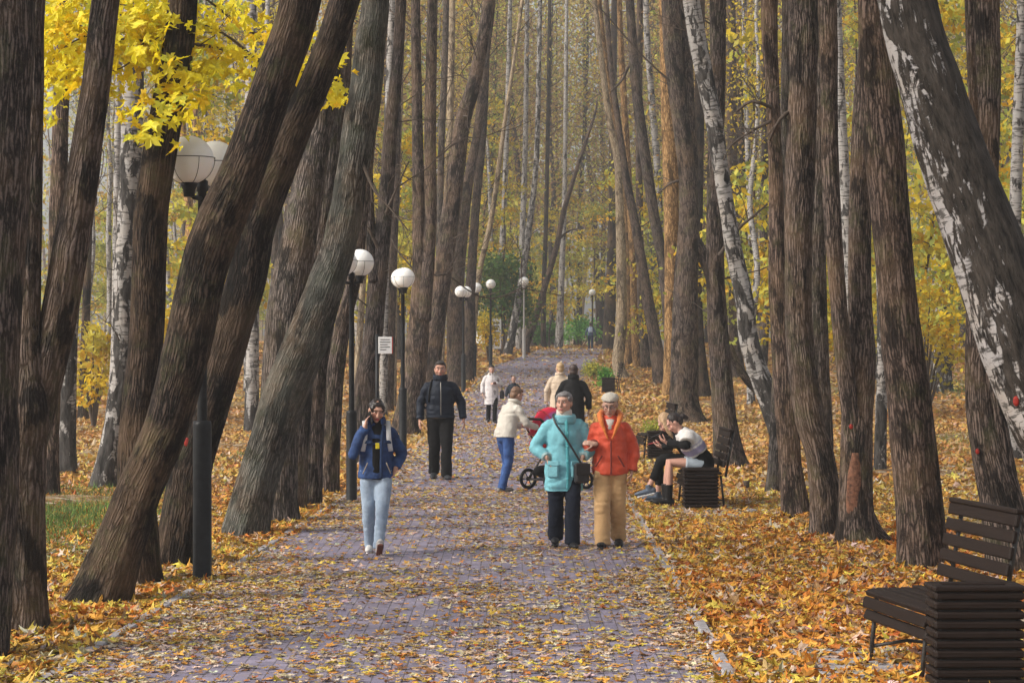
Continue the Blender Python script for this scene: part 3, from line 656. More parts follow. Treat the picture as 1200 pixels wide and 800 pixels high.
tree('birch rising behind the twin stemmed wounded trunk', 'birch', [[(1001, 530, 16), (998, 400, 15), (991, 250, 15), (985, 130, 13), (980, 0, 11)]], dist=50)
tree('smooth brown trunk standing in leaves left of the near bench, narrowing to the top', 'red', [[(1083, 667, 58), (1074, 560, 52), (1065, 470, 49), (1056, 400, 48), (1048, 320, 45), (1041, 233, 45), (1035, 160, 46), (1028, 80, 40), (1022, 0, 32)]])
tree('huge old black and white birch leaning out to the right over the near bench', 'birch_old', [[(1310, 712, 112), (1250, 540, 92), (1222, 480, 90), (1190, 400, 90), (1158, 300, 87), (1122, 200, 80), (1090, 100, 75), (1063, 0, 71)]], dist=19.6, paint=[(1184, 469, 8, 12)])
tree('grey brown trunk behind the backrest of the near bench, crossed by the old birch', 'linden', [[(1190, 672, 64), (1176, 600, 50), (1158, 520, 40), (1150, 460, 36), (1150, 380, 34), (1152, 250, 34), (1155, 100, 34), (1154, 0, 34)], [(1192, 640, 24), (1182, 560, 20), (1172, 500, 18), (1164, 440, 14)]], paint=[(1143, 528, 5, 7)])
tree('slim birch at the right picture edge behind the grey brown trunk', 'birch', [[(1190, 560, 18), (1190, 400, 15), (1190, 250, 14), (1193, 150, 13), (1198, 0, 12)]], dist=42)
tree('birch with a dark foot in the distance, beneath the leaning old birch', 'birch_rough', [[(1103, 446, 26), (1102, 400, 21), (1101, 330, 19), (1099, 240, 17), (1098, 100, 15), (1098, 0, 14)]], dist=72)
tree('very thin white birch between two dark trunks in upper right centre', 'birch', [[(884, 440, 8), (882, 330, 7), (878, 220, 7), (874, 100, 6), (872, 0, 6)]], dist=88)
tree('thin white birch seen just left of the old twin trunk, high up', 'birch', [[(778, 440, 9), (776, 330, 8), (771, 210, 8), (764, 120, 8), (758, 40, 7), (757, 0, 7)]], dist=100)
# bare wood of the wound on the twin stemmed tree
Yw = depth_of(1004, 638); s = F / Yw; mb = MB()
wp = [P(1001, 632, Yw), P(999, 600, Yw), P(1000, 560, Yw), P(1001, 530, Yw)]
mb.tube([p + np.array([0, -.12 + .012 * k, 0]) for k, p in enumerate(wp)], [(7 / s, .05), (10 / s, .055), (9 / s, .05), (4 / s, .03)], 14, step=.04, warp=lambda V, B, Cn: Cn + (V - Cn) * (1 + .25 * (fbm(np.column_stack([B[:, :2] * 60, B[:, 2] * 2]), 4, 3) - .5))[:, None])
mb.V = [v - np.array(wt.location) for v in mb.V]
tag(mb.build('bare_wood_wound', M['wound'], wt), 'stripped reddish wood without bark')
# ================================================================== yellow maple branches at upper left
def maple():
    base = np.array([(218 - 600) * 24.2 / F, 24.2, 0.0]); base[2] = gz(base[0], base[1])
    root = empty('maple_tree', base, 0, 'young maple spreading bright yellow leaves above the nearest lamp', 'tree')
    rnd = np.random.default_rng(3); tr = MB(); br = MB()
    tp = [base + (0, 0, -.2)] + [P(x, y, 24.2) for x, y in ((238, 540), (266, 420), (292, 330), (312, 240), (332, 170), (345, 85), (350, 0), (352, -100))]
    tr.tube(tp, [.07, .065, .06, .055, .05, .045, .04, .035, .02], 12, step=.1)
    ends = []
    def branch(pix, r):
        pts = [P(x, y, d) for x, y, d in pix]
        br.tube(pts, np.linspace(r, r * .3, len(pts)), 7, step=.08, cap=False)
        pp, _ = resample(np.array(pts), np.ones((len(pts), 2)), .06); return pp
    runs = [branch([(345, 85, 23.6), (300, 70, 22.5), (262, 58, 21.4), (225, 52, 20.6), (170, 48, 20.4), (100, 42, 20.4), (55, 38, 20.3)], .024),
            branch([(330, 60, 23.4), (280, 28, 22.2), (245, 2, 21.6), (200, -30, 21)], .02),
            branch([(300, 70, 22.5), (270, 45, 21.4), (240, 30, 20.8), (170, 10, 20.5), (90, 0, 20.4)], .015),
            branch([(225, 52, 20.6), (205, 85, 20.3), (190, 120, 20.1), (170, 140, 20.0)], .010),
            branch([(170, 48, 20.4), (150, 75, 20.2), (120, 85, 20.2), (70, 80, 20.1)], .010),
            branch([(262, 58, 21.4), (245, 85, 20.8), (235, 100, 20.6)], .008),
            branch([(100, 42, 20.4), (70, 60, 20.3), (50, 95, 20.2)], .008),
            branch([(345, 85, 23.6), (352, 60, 23.4), (356, 30, 23.3)], .010),
            branch([(345, 85, 23.6), (368, 82, 23.6), (395, 75, 23.7), (402, 90, 23.8)], .010)]
    for p in runs[:3]:
        for k in range(4, len(p), 9): twig_run(br, p[k], rnd.normal(0, 1, 3) + (-.3, 0, .2), .5, .006, rnd, 1)
    pos = []
    def blob(cx, cy, sx, sy, n, d):
        x = rnd.normal(cx, sx, n); y = rnd.normal(cy, sy, n); dd = rnd.normal(d, .35, n)
        pos.append(np.array([P(a, b, c) for a, b, c in zip(x, y, dd)]))
    for a in ((75, 15, 20, 20, 70, 20.4), (70, 60, 18, 18, 60, 20.3), (66, 88, 14, 14, 34, 20.3), (150, 22, 30, 18, 110, 20.5), (190, 40, 30, 22, 130, 20.6), (165, 70, 26, 14, 70, 20.4), (215, 75, 20, 16, 60, 20.4), (195, 105, 20, 10, 44, 20.2), (205, 128, 16, 8, 24, 20.1), (180, 148, 16, 8, 18, 20.0), (152, 128, 10, 7, 11, 20.0), (168, 163, 14, 4, 7, 19.9), (207, 166, 4, 6, 5, 19.9), (238, 110, 8, 8, 14, 20.4), (245, 60, 16, 16, 46, 20.9), (275, 80, 16, 12, 40, 21.5), (300, 50, 16, 16, 36, 22.2), (300, 85, 10, 8, 16, 22.2), (105, 100, 20, 12, 20, 20.2), (55, 120, 8, 14, 9, 20.3), (130, 110, 14, 8, 14, 20.2), (250, 25, 20, 14, 24, 21.3), (110, 45, 25, 20, 60, 20.5), (285, 25, 14, 12, 24, 21.9), (320, 70, 10, 12, 20, 22.8), (230, 20, 26, 14, 40, 20.9), (357, 60, 7, 18, 26, 23.3), (350, 92, 5, 8, 9, 23.5), (388, 95, 10, 14, 22, 23.8), (398, 108, 8, 10, 14, 23.8), (395, 68, 5, 6, 5, 23.8)): blob(*a)
    # leaves that hang over the lamp and along the twigs
    pos = np.vstack(pos); n = len(pos)
    k = rnd.choice(5, n, p=[.42, .26, .14, .10, .08]); C = np.array([(.93, .80, .03), (.93, .74, .02), (.88, .80, .07), (.88, .60, .015), (.78, .80, .09)])[k] * rnd.uniform(.8, 1.1, (n, 1))
    L = leaves(pos, rnd.uniform(.052, .108, n), .5, C, 2, .25, droop=rnd.normal(-.75, .25, n))
    pos2 = pos + rnd.normal(0, .12, (n, 3)); L2 = leaves(pos2[: n // 3], rnd.uniform(.05, .09, n // 3), .8, C[: n // 3] * .85, 2, .25)
    Vv = np.vstack([L[0], L2[0]]) - base; Tt = np.vstack([L[1], L2[1] + len(L[0])]); Cc = np.vstack([L[2], L2[2]])
    for m_ in (tr, br): m_.V = [v - base for v in m_.V]
    tr.build('trunk', M['brown'], root, bark=True); br.build('branch', M['twig'], root)
    link('crown', mesh_np('crown', Vv, Tt, M['leaf_bright'], False, Cc), root)
maple()

# ================================================================== wood behind: copies of a few tree kinds
def proto(kind, v):
    """trunk mesh, crown mesh, for one kind of background tree with its foot at the origin"""
    rnd = np.random.default_rng(100 + v * 7 + {'birch': 1, 'linden': 2, 'maple': 3, 'pine': 4, 'tall': 5}[kind]); tb = MB(); tw = MB(); cl = []
    Ht = {'birch': 21, 'tall': 31, 'linden': 20, 'maple': rnd.uniform(6, 9.5), 'pine': 23}[kind]; r0 = {'tall': .2, 'birch': .13, 'linden': .17, 'maple': .05, 'pine': .17}[kind] * rnd.uniform(.8, 1.2)
    lean = rnd.normal(0, .045, 2); pts = [np.array([0, 0, -.3])]
    for k in range(1, 9):
        z = Ht * k / 8; pts.append(np.array([lean[0] * z + rnd.normal(0, .10) , lean[1] * z + rnd.normal(0, .10), z]))
    rad = np.linspace(r0 * 1.1, r0 * .22, 9)
    if kind == 'linden' and rnd.random() < .6:
        f = pts[2]; tb.tube([f, f + (.3, .1, 2), f + (.7, .2, 5), f + (.9, .4, 10), f + (1.1, .5, 14)], [r0 * .6, r0 * .55, r0 * .5, r0 * .4, r0 * .15], 10, step=.4)
    tb.tube(pts, rad, 12, step=.35, warp=lambda V, B, Cn: Cn + (V - Cn) * (1 + .2 * (fbm(np.column_stack([B[:, 0] * 8, B[:, 1] * 8, B[:, 2]]), v, 2) - .5) + .5 * np.exp(-np.maximum(B[:, 2] - .2, 0) / .2))[:, None])
    pp, rr = resample(np.array(pts[1:]), np.column_stack([rad[1:]] * 2), .25)
    lo = {'tall': .12, 'birch': .42, 'linden': .30, 'maple': .14, 'pine': .6}[kind]; nb = {'tall': 62, 'birch': 26, 'linden': 30, 'maple': 20, 'pine': 22}[kind]
    for k in range(nb):
        j = int(len(pp) * rnd.uniform(lo, .98)); p = pp[j]; a = rnd.uniform(0, 6.28); up = {'tall': .5, 'birch': .5, 'linden': .7, 'maple': .15, 'pine': .1}[kind]
        L = {'tall': 4.0, 'birch': 2.2, 'linden': 2.8, 'maple': 1.9, 'pine': 1.8}[kind] * rnd.uniform(.5, 1.2) * (1.15 - .5 * j / len(pp))
        d = np.array([math.cos(a), math.sin(a), up + rnd.normal(0, .2)]); d /= np.linalg.norm(d); q = [p]
        for m in range(5):
            d = d + rnd.normal(0, .18, 3) + (0, 0, -.09 if kind in ('birch', 'maple') else .05); d /= np.linalg.norm(d); q.append(q[-1] + d * L / 5)
        tw.tube(q, np.linspace(min(rr[j][0] * .4, .045), .006, 6), 4, cap=False)
        for m in range(1, 6):
            cl.append(q[m] + rnd.normal(0, .15, 3))
            for _ in range(3 if kind in ('linden', 'birch') else 1): twig_run(tw, q[m], d + rnd.normal(0, .9, 3), L * .3, .007, rnd, 1, .3)
    cl = np.array(cl)
    cfg = {'tall': (cl, 15, 1.0, .135, (BRN * (.9, .82, .9), np.vstack([BRN, BRN, OLV]), np.vstack([YEL, OLV, BRN]))[v % 3], .9), 'birch': (cl[rnd.random(len(cl)) < .8], 14, (.42, .42, .6), .07, YEL if v % 2 else OLV, 1.0), 'linden': (cl[rnd.random(len(cl)) < .85], 11, .45, .085, BRN if v % 3 else YEL, .9), 'maple': (cl, 20, .34, .11, np.vstack([YEL, OLV]) if v % 3 else OLV, .28), 'pine': (cl, 18, .35, .08, GRN * 1.2, .4)}[kind]
    Vc, Qc, Cc = leafcloud(*cfg[:4], cfg[4], rnd, cfg[5])
    bm_ = {'tall': M[('red', 'grey', 'brown')[v % 3]], 'birch': M['birch'], 'linden': M[('linden', 'red', 'brown', 'grey')[v % 4]], 'maple': M['brown'], 'pine': M['pine']}[kind]
    return tb.data('trunk', bm_, True, False, True), tw.data('branch', M['twig']), mesh_np('crown', Vc, Qc, M['leaf'], False, Cc)
PROTO = {k: [proto(k, v) for v in range(n)] for k, n in (('birch', 4), ('linden', 5), ('maple', 5), ('pine', 2), ('tall', 3))}
LAB = {'birch': ('white barked slim birch', 'birch'), 'linden': ('slim brown trunked tree', 'tree'), 'maple': ('low yellow leaved maple', 'maple'), 'pine': ('golden sunlit tall pine', 'pine'), 'tall': ('tall leafy tree', 'tree')}
def bgtree(kind, x, y, sc_=1.0, label=None, group=None, v=None):
    t = PROTO[kind][rng.integers(len(PROTO[kind])) if v is None else v]
    side = 'left of the path' if x < edges(min(y, 200))[0] else 'right of the path'
    dist = 'in the middle distance' if y < 80 else 'far back'
    lab = label or f'{LAB[kind][0]} in the wood {dist} {side}'
    o = empty({'birch': 'birch_tree', 'tall': 'tree', 'linden': 'tree', 'maple': 'maple_tree', 'pine': 'pine_tree'}[kind], (x, y, float(gz(x, y)) - .05), rng.uniform(0, 6.28), lab, LAB[kind][1], group or f'{LAB[kind][0]}s in the wood {dist} {side}')
    o.scale = (sc_, sc_, sc_ * rng.uniform(.9, 1.15))
    for nm, me in zip(('trunk', 'branch', 'crown'), t): link(nm, me, o)
    return o
placed = []; rng_keep = rng; rng = np.random.default_rng(2024)
def ok(x, y, dmin, clear):
    l, r = edges(min(y, 200))
    if l - clear < x < r + clear: return False
    if any((x - a) ** 2 + (y - b) ** 2 < dmin ** 2 for a, b in placed): return False
    placed.append((x, y)); return True
for (kind, n, y0, y1, clear, dmin) in (('birch', 34, 48, 150, 3.2, 2.2), ('linden', 24, 60, 165, 4.0, 2.2), ('maple', 58, 44, 165, 2.2, 2.0), ('pine', 12, 75, 165, 4, 2.5), ('tall', 16, 95, 170, 4.5, 3.5)):
    k = tries = 0
    while k < n and tries < 4000:
        tries += 1
        y = math.sqrt(rng.uniform(y0 ** 2, y1 ** 2)); x = rng.uniform(-1, 1) * (y * .235 + 1.5)
        l_, r_ = edges(y)
        if kind in ('maple', 'linden') and y < 90 and l_ - 3.4 < x < r_ + 4.6: continue
        if not ok(x, y, dmin, clear): continue
        bgtree(kind, x, y, rng.uniform(.8, 1.2)); k += 1
# trees whose yellow and green foliage closes the end of the path
for (px, Y, kind, s_, v, lab) in ((585, 128, 'maple', .95, 1, 'yellow maple behind the green bush by the lamps'), (700, 178, 'maple', 1.3, 2, 'yellow maple over the distant walker'), (672, 190, 'maple', 1.6, 4, 'tall yellow maple closing the end of the path'), (690, 120, 'maple', .8, 1, None),
        (758, 112, 'maple', 1.1, 2, 'yellow maple between the golden trunks'), (470, 100, 'maple', 1.5, 1, 'bright yellow maple seen right of the forked tree'), (445, 84, 'maple', 1.1, 2, 'yellow maple seen beneath the third lamp globe'), (580, 165, 'maple', 1.8, 4, 'tall yellow maple high behind the green bush'), (560, 150, 'maple', 1.7, 1, 'tall yellow maple above the fifth lamp'), (880, 74, 'maple', 1.2, 1, 'yellow maple behind the leaning white birch'), (1070, 64, 'maple', 1.2, 2, 'yellow maple left of the leaning old birch'), (1160, 70, 'maple', 1.3, 4, 'yellow maple right of the leaning old birch'), (225, 66, 'maple', 1.1, 2, 'yellow maple seen beneath the nearest lamp globe'), (1010, 90, 'maple', 1.6, 1, 'tall yellow maple behind the smooth brown trunk'), (640, 200, 'maple', 1.5, 0, 'olive leaved maple at the far end of the path')):
    x = (px - 600) * Y / F
    if lab: bgtree(kind, x, Y, s_, lab, v=v)
for k in range(46):
    y = rng.uniform(176, 222); x = (rng.uniform(-.06, .09) if k % 2 else rng.uniform(-.16, .2)) * y
    bgtree(('maple', 'tall', 'tall', 'maple', 'tall', 'birch')[k % 6], x, y, rng.uniform(.9, 1.4), f'tree {"with yellow leaves" if k % 6 in (0, 3) else "with brown foliage" if k % 6 != 5 else "with white bark"} in the row closing the end of the path', 'trees closing the end of the path')
for k, (x, y) in enumerate(((-6, 96), (-5.5, 112), (-4.5, 126), (-3.6, 140), (-1.5, 152), (-7.5, 150), (8, 100), (9.5, 116), (10.8, 132), (1.6, 168), (3.0, 182), (5.5, 192), (7.6, 200), (0, 190), (-3, 178), (10, 206), (12.5, 190), (4.2, 205), (1.5, 212), (-5, 200), (8.5, 214), (-9, 185), (14, 175))):
    bgtree('tall', x, y, rng.uniform(1.0, 1.2) if y > 160 else rng.uniform(.75, .95), 'tall tree with thin brown and yellow foliage meeting over the path' if y < 160 else 'tall tree with yellow brown foliage beyond the path crest', 'tall trees over the path' if y < 160 else 'tall trees beyond the crest', v=k % 3)
# the far wood: too many trunks to count
mb = MB(); rnd = np.random.default_rng(55); cl = []
for k in range(200):
    y = rnd.uniform(205, 330); x = rnd.uniform(-.30, .30) * y; h = rnd.uniform(30, 50); r = rnd.uniform(.10, .28); g = float(gz(x, y))
    c = [(.20, .15, .12), (.5, .48, .45), (.14, .10, .08), (.36, .27, .17)][rnd.integers(4)]
    ln = rnd.normal(0, .04)
    mb.tube([(x, y, g - .3), (x + ln * h * .5, y, g + h * .5), (x + ln * h, y, g + h)], [r, r * .7, r * .2], 6, cap=False, C=c)
    for q in range(17): cl.append((x + rnd.normal(0, 2.2), y + rnd.normal(0, 2), g + rnd.uniform(1 if q % 3 else .3, h + 1)))
far_t = mb.data('trunks', tinted('far_trunk', .9), True, True)
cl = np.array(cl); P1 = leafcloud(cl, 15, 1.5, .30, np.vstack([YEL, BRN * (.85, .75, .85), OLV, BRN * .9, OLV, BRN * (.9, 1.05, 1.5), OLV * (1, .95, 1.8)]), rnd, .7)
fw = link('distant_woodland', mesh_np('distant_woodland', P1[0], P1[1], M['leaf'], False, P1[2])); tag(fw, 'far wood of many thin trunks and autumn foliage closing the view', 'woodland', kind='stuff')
link('trunk', far_t, fw)

# ---- green bush at the left of the path bend, low undergrowth, wild plants
def bush(px, py, Y, w_, h_, pal, label, name='bush', n=60, size=.09, cat='bush'):
    c = P(px, py, Y); c[2] = float(gz(c[0], c[1])); rnd = np.random.default_rng(int(px * 7 + py))
    root = empty(name, c, 0, label, cat); st = MB(); q = []
    for k in range(n):
        a = rnd.uniform(0, 6.28); e = np.array([math.cos(a) * rnd.uniform(.1, 1) * w_ / 2, math.sin(a) * rnd.uniform(.1, 1) * w_ / 2, h_ * rnd.uniform(.25, 1) ** .8])
        e[:2] *= math.sqrt(max(.12, 1 - (e[2] / h_ - .45) ** 2 * 2.2))
        if k < 16: st.tube([(0, 0, -.1), e * (.4, .4, .55), e], [.03, .02, .006], 5, cap=False)
        q.append(e)
    st.build('stem', M['twig'], root); Vc, Qc, Cc = leafcloud(np.array(q), 34, .09 * w_ + .06, size, pal, rnd, .8)
    link('foliage', mesh_np('foliage', Vc, Qc, M['leaf'], False, Cc), root)
bush(591, 425, 121, 3.4, 5.0, GRN * (1.25, .95, 1.4), 'tall green bush beside the lamps at the path bend', n=95, size=.13)
bush(572, 425, 112, 1.6, 2.2, YEL, 'low yellow bush before the tall green bush', n=30)
bush(681, 408, 175, 3.2, 2.0, GRN * 2.0, 'low green bush beside the distant walker', n=40, size=.13)
bush(640, 408, 168, 2.2, 1.5, GRN * 1.3, 'low green bush at the foot of the crest birch', n=30, size=.13)
bush(710, 437, 86, .55, .7, GRN * 2.2, 'weedy green plant beside the far bin', 'plant', 22, .05, 'plant')
bush(694, 428, 98, .7, .6, OLV, 'dry olive plant at the path edge beyond the couple', 'plant', 22, .06, 'plant')
bush(766, 497, 52, .5, .35, OLV * .8, 'low olive plant at the foot of the old thick trunk', 'plant', 18, .04, 'plant')
bush(205, 470, 62, 2.2, 3.0, YEL, 'loose yellow bush seen between the leaning trunks', n=34, size=.09)
bush(110, 440, 58, 1.6, 2.4, YEL, 'loose yellow bush behind the black footed birch', n=24, size=.09)
bush(1085, 430, 62, 2.4, 3.4, YEL, 'loose yellow bush under the old leaning birch', n=36, size=.09)
bush(1010, 440, 80, 3.0, 4.0, YEL, 'loose yellow bush behind the right hand clump of trunks', n=50, size=.1)

# ---- fence far right
fx = P(1125, 392, 150); g = gz(fx[0], fx[1])
root = empty('picket_fence', (fx[0], fx[1], g), 0, 'pale grey picket fence far off under the leaning birch', 'fence')
mb = MB()
for k in range(40): mb.box(((k - 20) * .2, 0, .75), (.09, .03, 1.5), None, .01)
mb.build('pickets', plain('grey_wood', (.33, .33, .32), .9), root, False); mb = MB()
for z in (.4, 1.15): mb.box((0, .04, z), (8.2, .05, .09))
mb.build('rail', bpy.data.materials['grey_wood'], root, False)

# ---- autumn air: thin mist that greys the far trees
hz = bpy.data.materials.new('mist'); hz.use_nodes = True; hz.node_tree.nodes.clear()
pv = hz.node_tree.nodes.new('ShaderNodeVolumePrincipled'); pv.inputs['Color'].default_value = (.97, .95, .94, 1); pv.inputs['Density'].default_value = .0010; pv.inputs['Anisotropy'].default_value = .2
ho = hz.node_tree.nodes.new('ShaderNodeOutputMaterial'); hz.node_tree.links.new(pv.outputs[0], ho.inputs['Volume'])
mb = MB(); mb.box((0, 320, 24), (640, 800, 54)); o = mb.build('haze', hz, None, False); tag(o, 'thin pale mist in the avenue', 'haze', kind='stuff')
# ================================================================== lamps
M['globe'] = (lambda t: t.end(t.bsdf(t.mix(t.ramp(t.noise(t.objc(), 3.5, 5, .65), [(.3, (0, 0, 0)), (.7, (1, 1, 1))]), (.88, .86, .82), (.95, .945, .93)), .28, Subsurface_Weight=1.0, Subsurface_Scale=.2, Subsurface_Radius=(1.0, .97, .92))))(NT('opal_globe'))
M['white_pole'] = plain('pale_paint_metal', (.42, .40, .38), .6)
def lamp_data():
    d = []
    sl_ = MB(); sl_.lathe([(.0, -.1), (.094, -.1), (.094, .03), (.086, .05), (.085, 1.44), (.080, 1.475), (.045, 1.48), (.0, 1.48)], seg=24)
    po = MB(); po.lathe([(.045, 1.47), (.043, 2.6), (.040, 3.56), (.052, 3.57), (.052, 3.66), (.02, 3.68), (0, 3.68)], seg=16)
    br = MB()
    for sg in (-1, 1):
        br.tube([(0, 0, 3.50), (0, sg * .16, 3.50), (0, sg * .28, 3.53)], .022, 8)
        br.lathe([(.0, 3.50), (.05, 3.50), (.055, 3.56), (.075, 3.60), (.078, 3.63), (.0, 3.63)], (0, sg * .28, 0), 16)
    d.append(('lower_sleeve', sl_)); d.append(('pole', po)); d.append(('bracket', br))
    gl = []
    for sg in (-1, 1):
        g = MB(); g.ell((0, sg * .28, 3.83), (.222, .222, .218), None, 28, 18); c = MB(); a = np.linspace(0, 2 * math.pi, 29)
        c.tube([(math.cos(q) * .232, sg * .28 + math.sin(q) * .232, 3.85) for q in a], .0042, 5, (0, 0, 1), cap=False)
        for q in range(6):
            q = q * math.pi / 3 + .3; c.tube([(math.cos(q) * .232 * math.sin(f), sg * .28 + math.sin(q) * .232 * math.sin(f), 3.84 - .232 * math.cos(f)) for f in np.linspace(.28, 1.6, 9)], .0032, 5, cap=False)
        gl.append((g, c))
    return [(n_, m.data(n_, M['black_metal'])) for n_, m in d], [(g.data('globe', M['globe']), c.data('wire_cage', M['rod'])) for g, c in gl]
LD = lamp_data()
def lamp(px, Y, label, rz=0.0, pale=False, s_=1.0):
    x = (px - 600) * Y / F; o = empty('street_lamp', (x, Y, gz(x, Y)), rz, label, 'street lamp', 'globe lamps along the path'); o.scale = (s_, s_, s_)
    for n_, me in LD[0]:
        if pale: me = me.copy(); me.materials[0] = M['white_pole']
        link(n_, me, o)
    for g, c in LD[1]: link('wire_cage', c, link('globe', g, o))
for a in ((237, 20.99, 'nearest black twin globe lamp, its globes beneath yellow maple leaves', R(-17)), (412, 31.3, 'black globe lamp beside the woman on the phone, globe half behind the mossy tree', R(-25), False, .855),
          (472, 44, 'black globe lamp between the white sign and the man in the dark jacket', R(10), False, .89), (543, 81, 'black globe lamp just right of the man in the dark jacket', R(-20), False, .93),
          (556, 97, 'black globe lamp second to the right of the man in the dark jacket', R(20)), (575, 106, 'black globe lamp standing before the green bush', R(2)),
          (614, 115, 'pale posted globe lamp with its globe against the green bush', R(4), True), (694, 157, 'globe lamp standing over the distant walker with backpack', R(0)), (650, 190, 'tiny globe lamp behind the crest birch', R(0))): lamp(*a)

# white sign on its post, notice board
M['white_paint'] = plain('white_enamel', (.72, .72, .72), .45, .12)
M['ink'] = plain('dark_ink', (.03, .03, .035), .7)
x, Y = (442 - 600) * 37 / F, 37.; o = empty('park_sign', (x, Y, gz(x, Y)), 0, 'small white sign with red edge on a dark post behind the woman on the phone', 'sign')
mb = MB(); mb.tube([(0, 0, -.1), (0, 0, 2.32)], .03, 10); mb.build('post', M['black_metal'], o)
mb = MB(); mb.box((.13, -.04, 2.14), (.22, .014, .27), None, .004); pl = mb.build('panel', M['white_paint'], o, False)
mb = MB()
for k, (wd, dx) in enumerate(((.15, 0), (.17, 0), (.12, -.02), (.16, 0), (.10, -.03))): mb.box((.13 + dx, -.0495, 2.23 - k * .04), (wd, .003, .012))
mb.build('lettering', M['ink'], pl, False); mb = MB(); mb.box((.247, -.04, 2.14), (.012, .016, .27)); mb.build('red_edge', M['red_paint'], pl, False)
x, Y = (581 - 600) * 116 / F, 116.; o = empty('notice_board', (x, Y, gz(x, Y)), R(10), 'tall white notice board printed with dark lines near the path bend', 'notice board')
mb = MB(); mb.box((0, 0, 1.2), (.55, .05, 1.5), None, .01); bd = mb.build('panel', M['white_paint'], o, False); mb = MB()
for k in range(7): mb.box((0, -.027, 1.75 - k * .16), (.4 - .08 * (k % 3), .004, .06))
mb.build('lettering', M['ink'], bd, False); mb = MB()
for q in (-.24, .24): mb.box((q, 0, .2), (.04, .04, .6))
mb.build('leg', M['rod'], o, False)
x, Y = (566 - 600) * 122 / F, 122.; o = empty('notice_board', (x, Y, gz(x, Y)), R(-25), 'low white slanted board left of the tall notice board', 'notice board')
mb = MB(); mb.box((0, 0, 1.0), (1.0, .05, .8), rotm(R(-20)), .01); mb.build('panel', M['white_paint'], o, False); mb = MB()
for q in (-.4, .4): mb.tube([(q, .05, -.1), (q, .05, 1.0)], .03, 8)
mb.build('post', M['rod'], o)

# ================================================================== benches and slatted bins
M['slat'] = (lambda t: t.end(t.bsdf(t.mix(t.noise(t.scale(t.objc(), (3, 30, 30)), 2., 5, .7), (.006, .004, .0033), (.026, .016, .0125)), .58, t.noise(t.scale(t.objc(), (3, 30, 30)), 3., 5), .4, .004, Specular_IOR_Level=.14)))(NT('stained_slat'))
def bench_data(L):
    seat = MB()
    for k in range(5): seat.box((0, -.16 + k * .087, .462 + .004 * k * (k > 2)), (L, .074, .036), rotm(R(-2)), .008)
    seat.box((0, -.235, .452), (L, .07, .04), rotm(R(16)), .009); seat.box((0, -.272, .385), (L, .036, .078), rotm(R(-12)), .009); seat.box((0, -.262, .300), (L, .036, .07), rotm(R(-24)), .009)
    back = MB()
    for k in range(5): back.box((0, .262 + k * .021, .60 + k * .105), (L, .034, .082), rotm(R(-11)), .009)
    back.box((0, .368, 1.075), (L, .075, .034), rotm(R(-8)), .009)
    bits = [('seat', seat, 'slat'), ('backrest', back, 'slat')]
    for sx in (-1, 1):
        p = MB(); p.tube([(sx * (L / 2 - .10), .29, .42), (sx * (L / 2 - .10), .40, 1.06)], .017, 8); bits.append(('back_post', p, 'rod'))
        for sy in (-1, 1):
            l = MB(); l.tube([(sx * (L / 2 - .10), sy * .22, .44), (sx * (L / 2 - .10), sy * .245, .22), (sx * (L / 2 - .10), sy * .27, -.03)], .016, 8); bits.append(('leg', l, 'rod'))
        q = MB(); q.tube([(sx * (L / 2 - .10), -.26, .09), (sx * (L / 2 - .10), 0, .125), (sx * (L / 2 - .10), .26, .09)], .012, 8); bits.append(('stretcher', q, 'rod'))
    return [(n_, m.data(n_, M[mt], mt == 'rod')) for n_, m, mt in bits]
def bin_data(w_, d_, h_, n=10):
    b = MB(); p = h_ / n
    for k in range(n):
        z = .03 + p * (k + .5); j = (k % 2) * .006
        for sy in (-1, 1): b.box((0, sy * (d_ / 2 - .02), z), (w_ - j, .042, p * .80), None, .012)
        for sx in (-1, 1): b.box((sx * (w_ / 2 - .02), 0, z + .001), (.04, d_ - .088, p * .80), None, .012)
    r = MB()
    for sy in (-1, 1): r.box((0, sy * (d_ / 2 - .035), h_ + .045), (w_ + .012, .085, .034), None, .01)
    for sx in (-1, 1): r.box((sx * (w_ / 2 - .035), 0, h_ + .045), (.085, d_ - .158, .034), None, .01)
    li = MB(); li.box((0, 0, h_ / 2 + .01), (w_ - .10, d_ - .10, h_ - .06))
    f = MB()
    for sx in (-1, 1):
        for sy in (-1, 1): f.box((sx * (w_ / 2 - .1), sy * (d_ / 2 - .1), .0), (.05, .05, .06))
    return [('slatted_side', b.data('slatted_side', M['slat'], False)), ('rim', r.data('rim', M['slat'], False)), ('liner', li.data('liner', M['rod'], False)), ('feet', f.data('feet', M['rod'], False))]
BD = bench_data(1.2)
def bench(x, y, rz, label, s_=1.0):
    o = empty('park_bench', (x, y, gz(x, y) + .03), rz, label, 'bench', 'slatted benches beside the path'); o.scale = (s_, s_, s_)
    for n_, me in BD: link(n_, me, o)
def sbin(x, y, rz, dims, label):
    o = empty('slatted_bin', (x, y, gz(x, y) + .03), rz, label, 'litter bin', 'slatted bins at the bench ends')
    for n_, me in bin_data(*dims): link(n_, me, o)
bench(2.80, 15.30, R(-80), 'empty dark slatted bench in the near right corner')
sbin(2.885, 14.36, R(2), (.565, .30, .60), 'large dark slatted bin in the near right corner, before the empty bench')
bench(2.52, 30.72, R(-88), 'dark slatted bench on which two young women sit', .93)
sbin(2.44, 29.86, R(0), (.45, .40, .47), 'dark slatted bin at the near end of the occupied bench')
bench(2.66, 43.2, R(-86), 'dark slatted bench mostly hidden behind the second bin up the path', .93)
sbin(2.71, 42.2, R(0), (.46, .40, .47), 'dark slatted bin left of the seated women, its bench just behind it')
bench(3.55, 81.9, R(-88), 'distant slatted bench with one back post showing, beside the old curved trunk', .93)
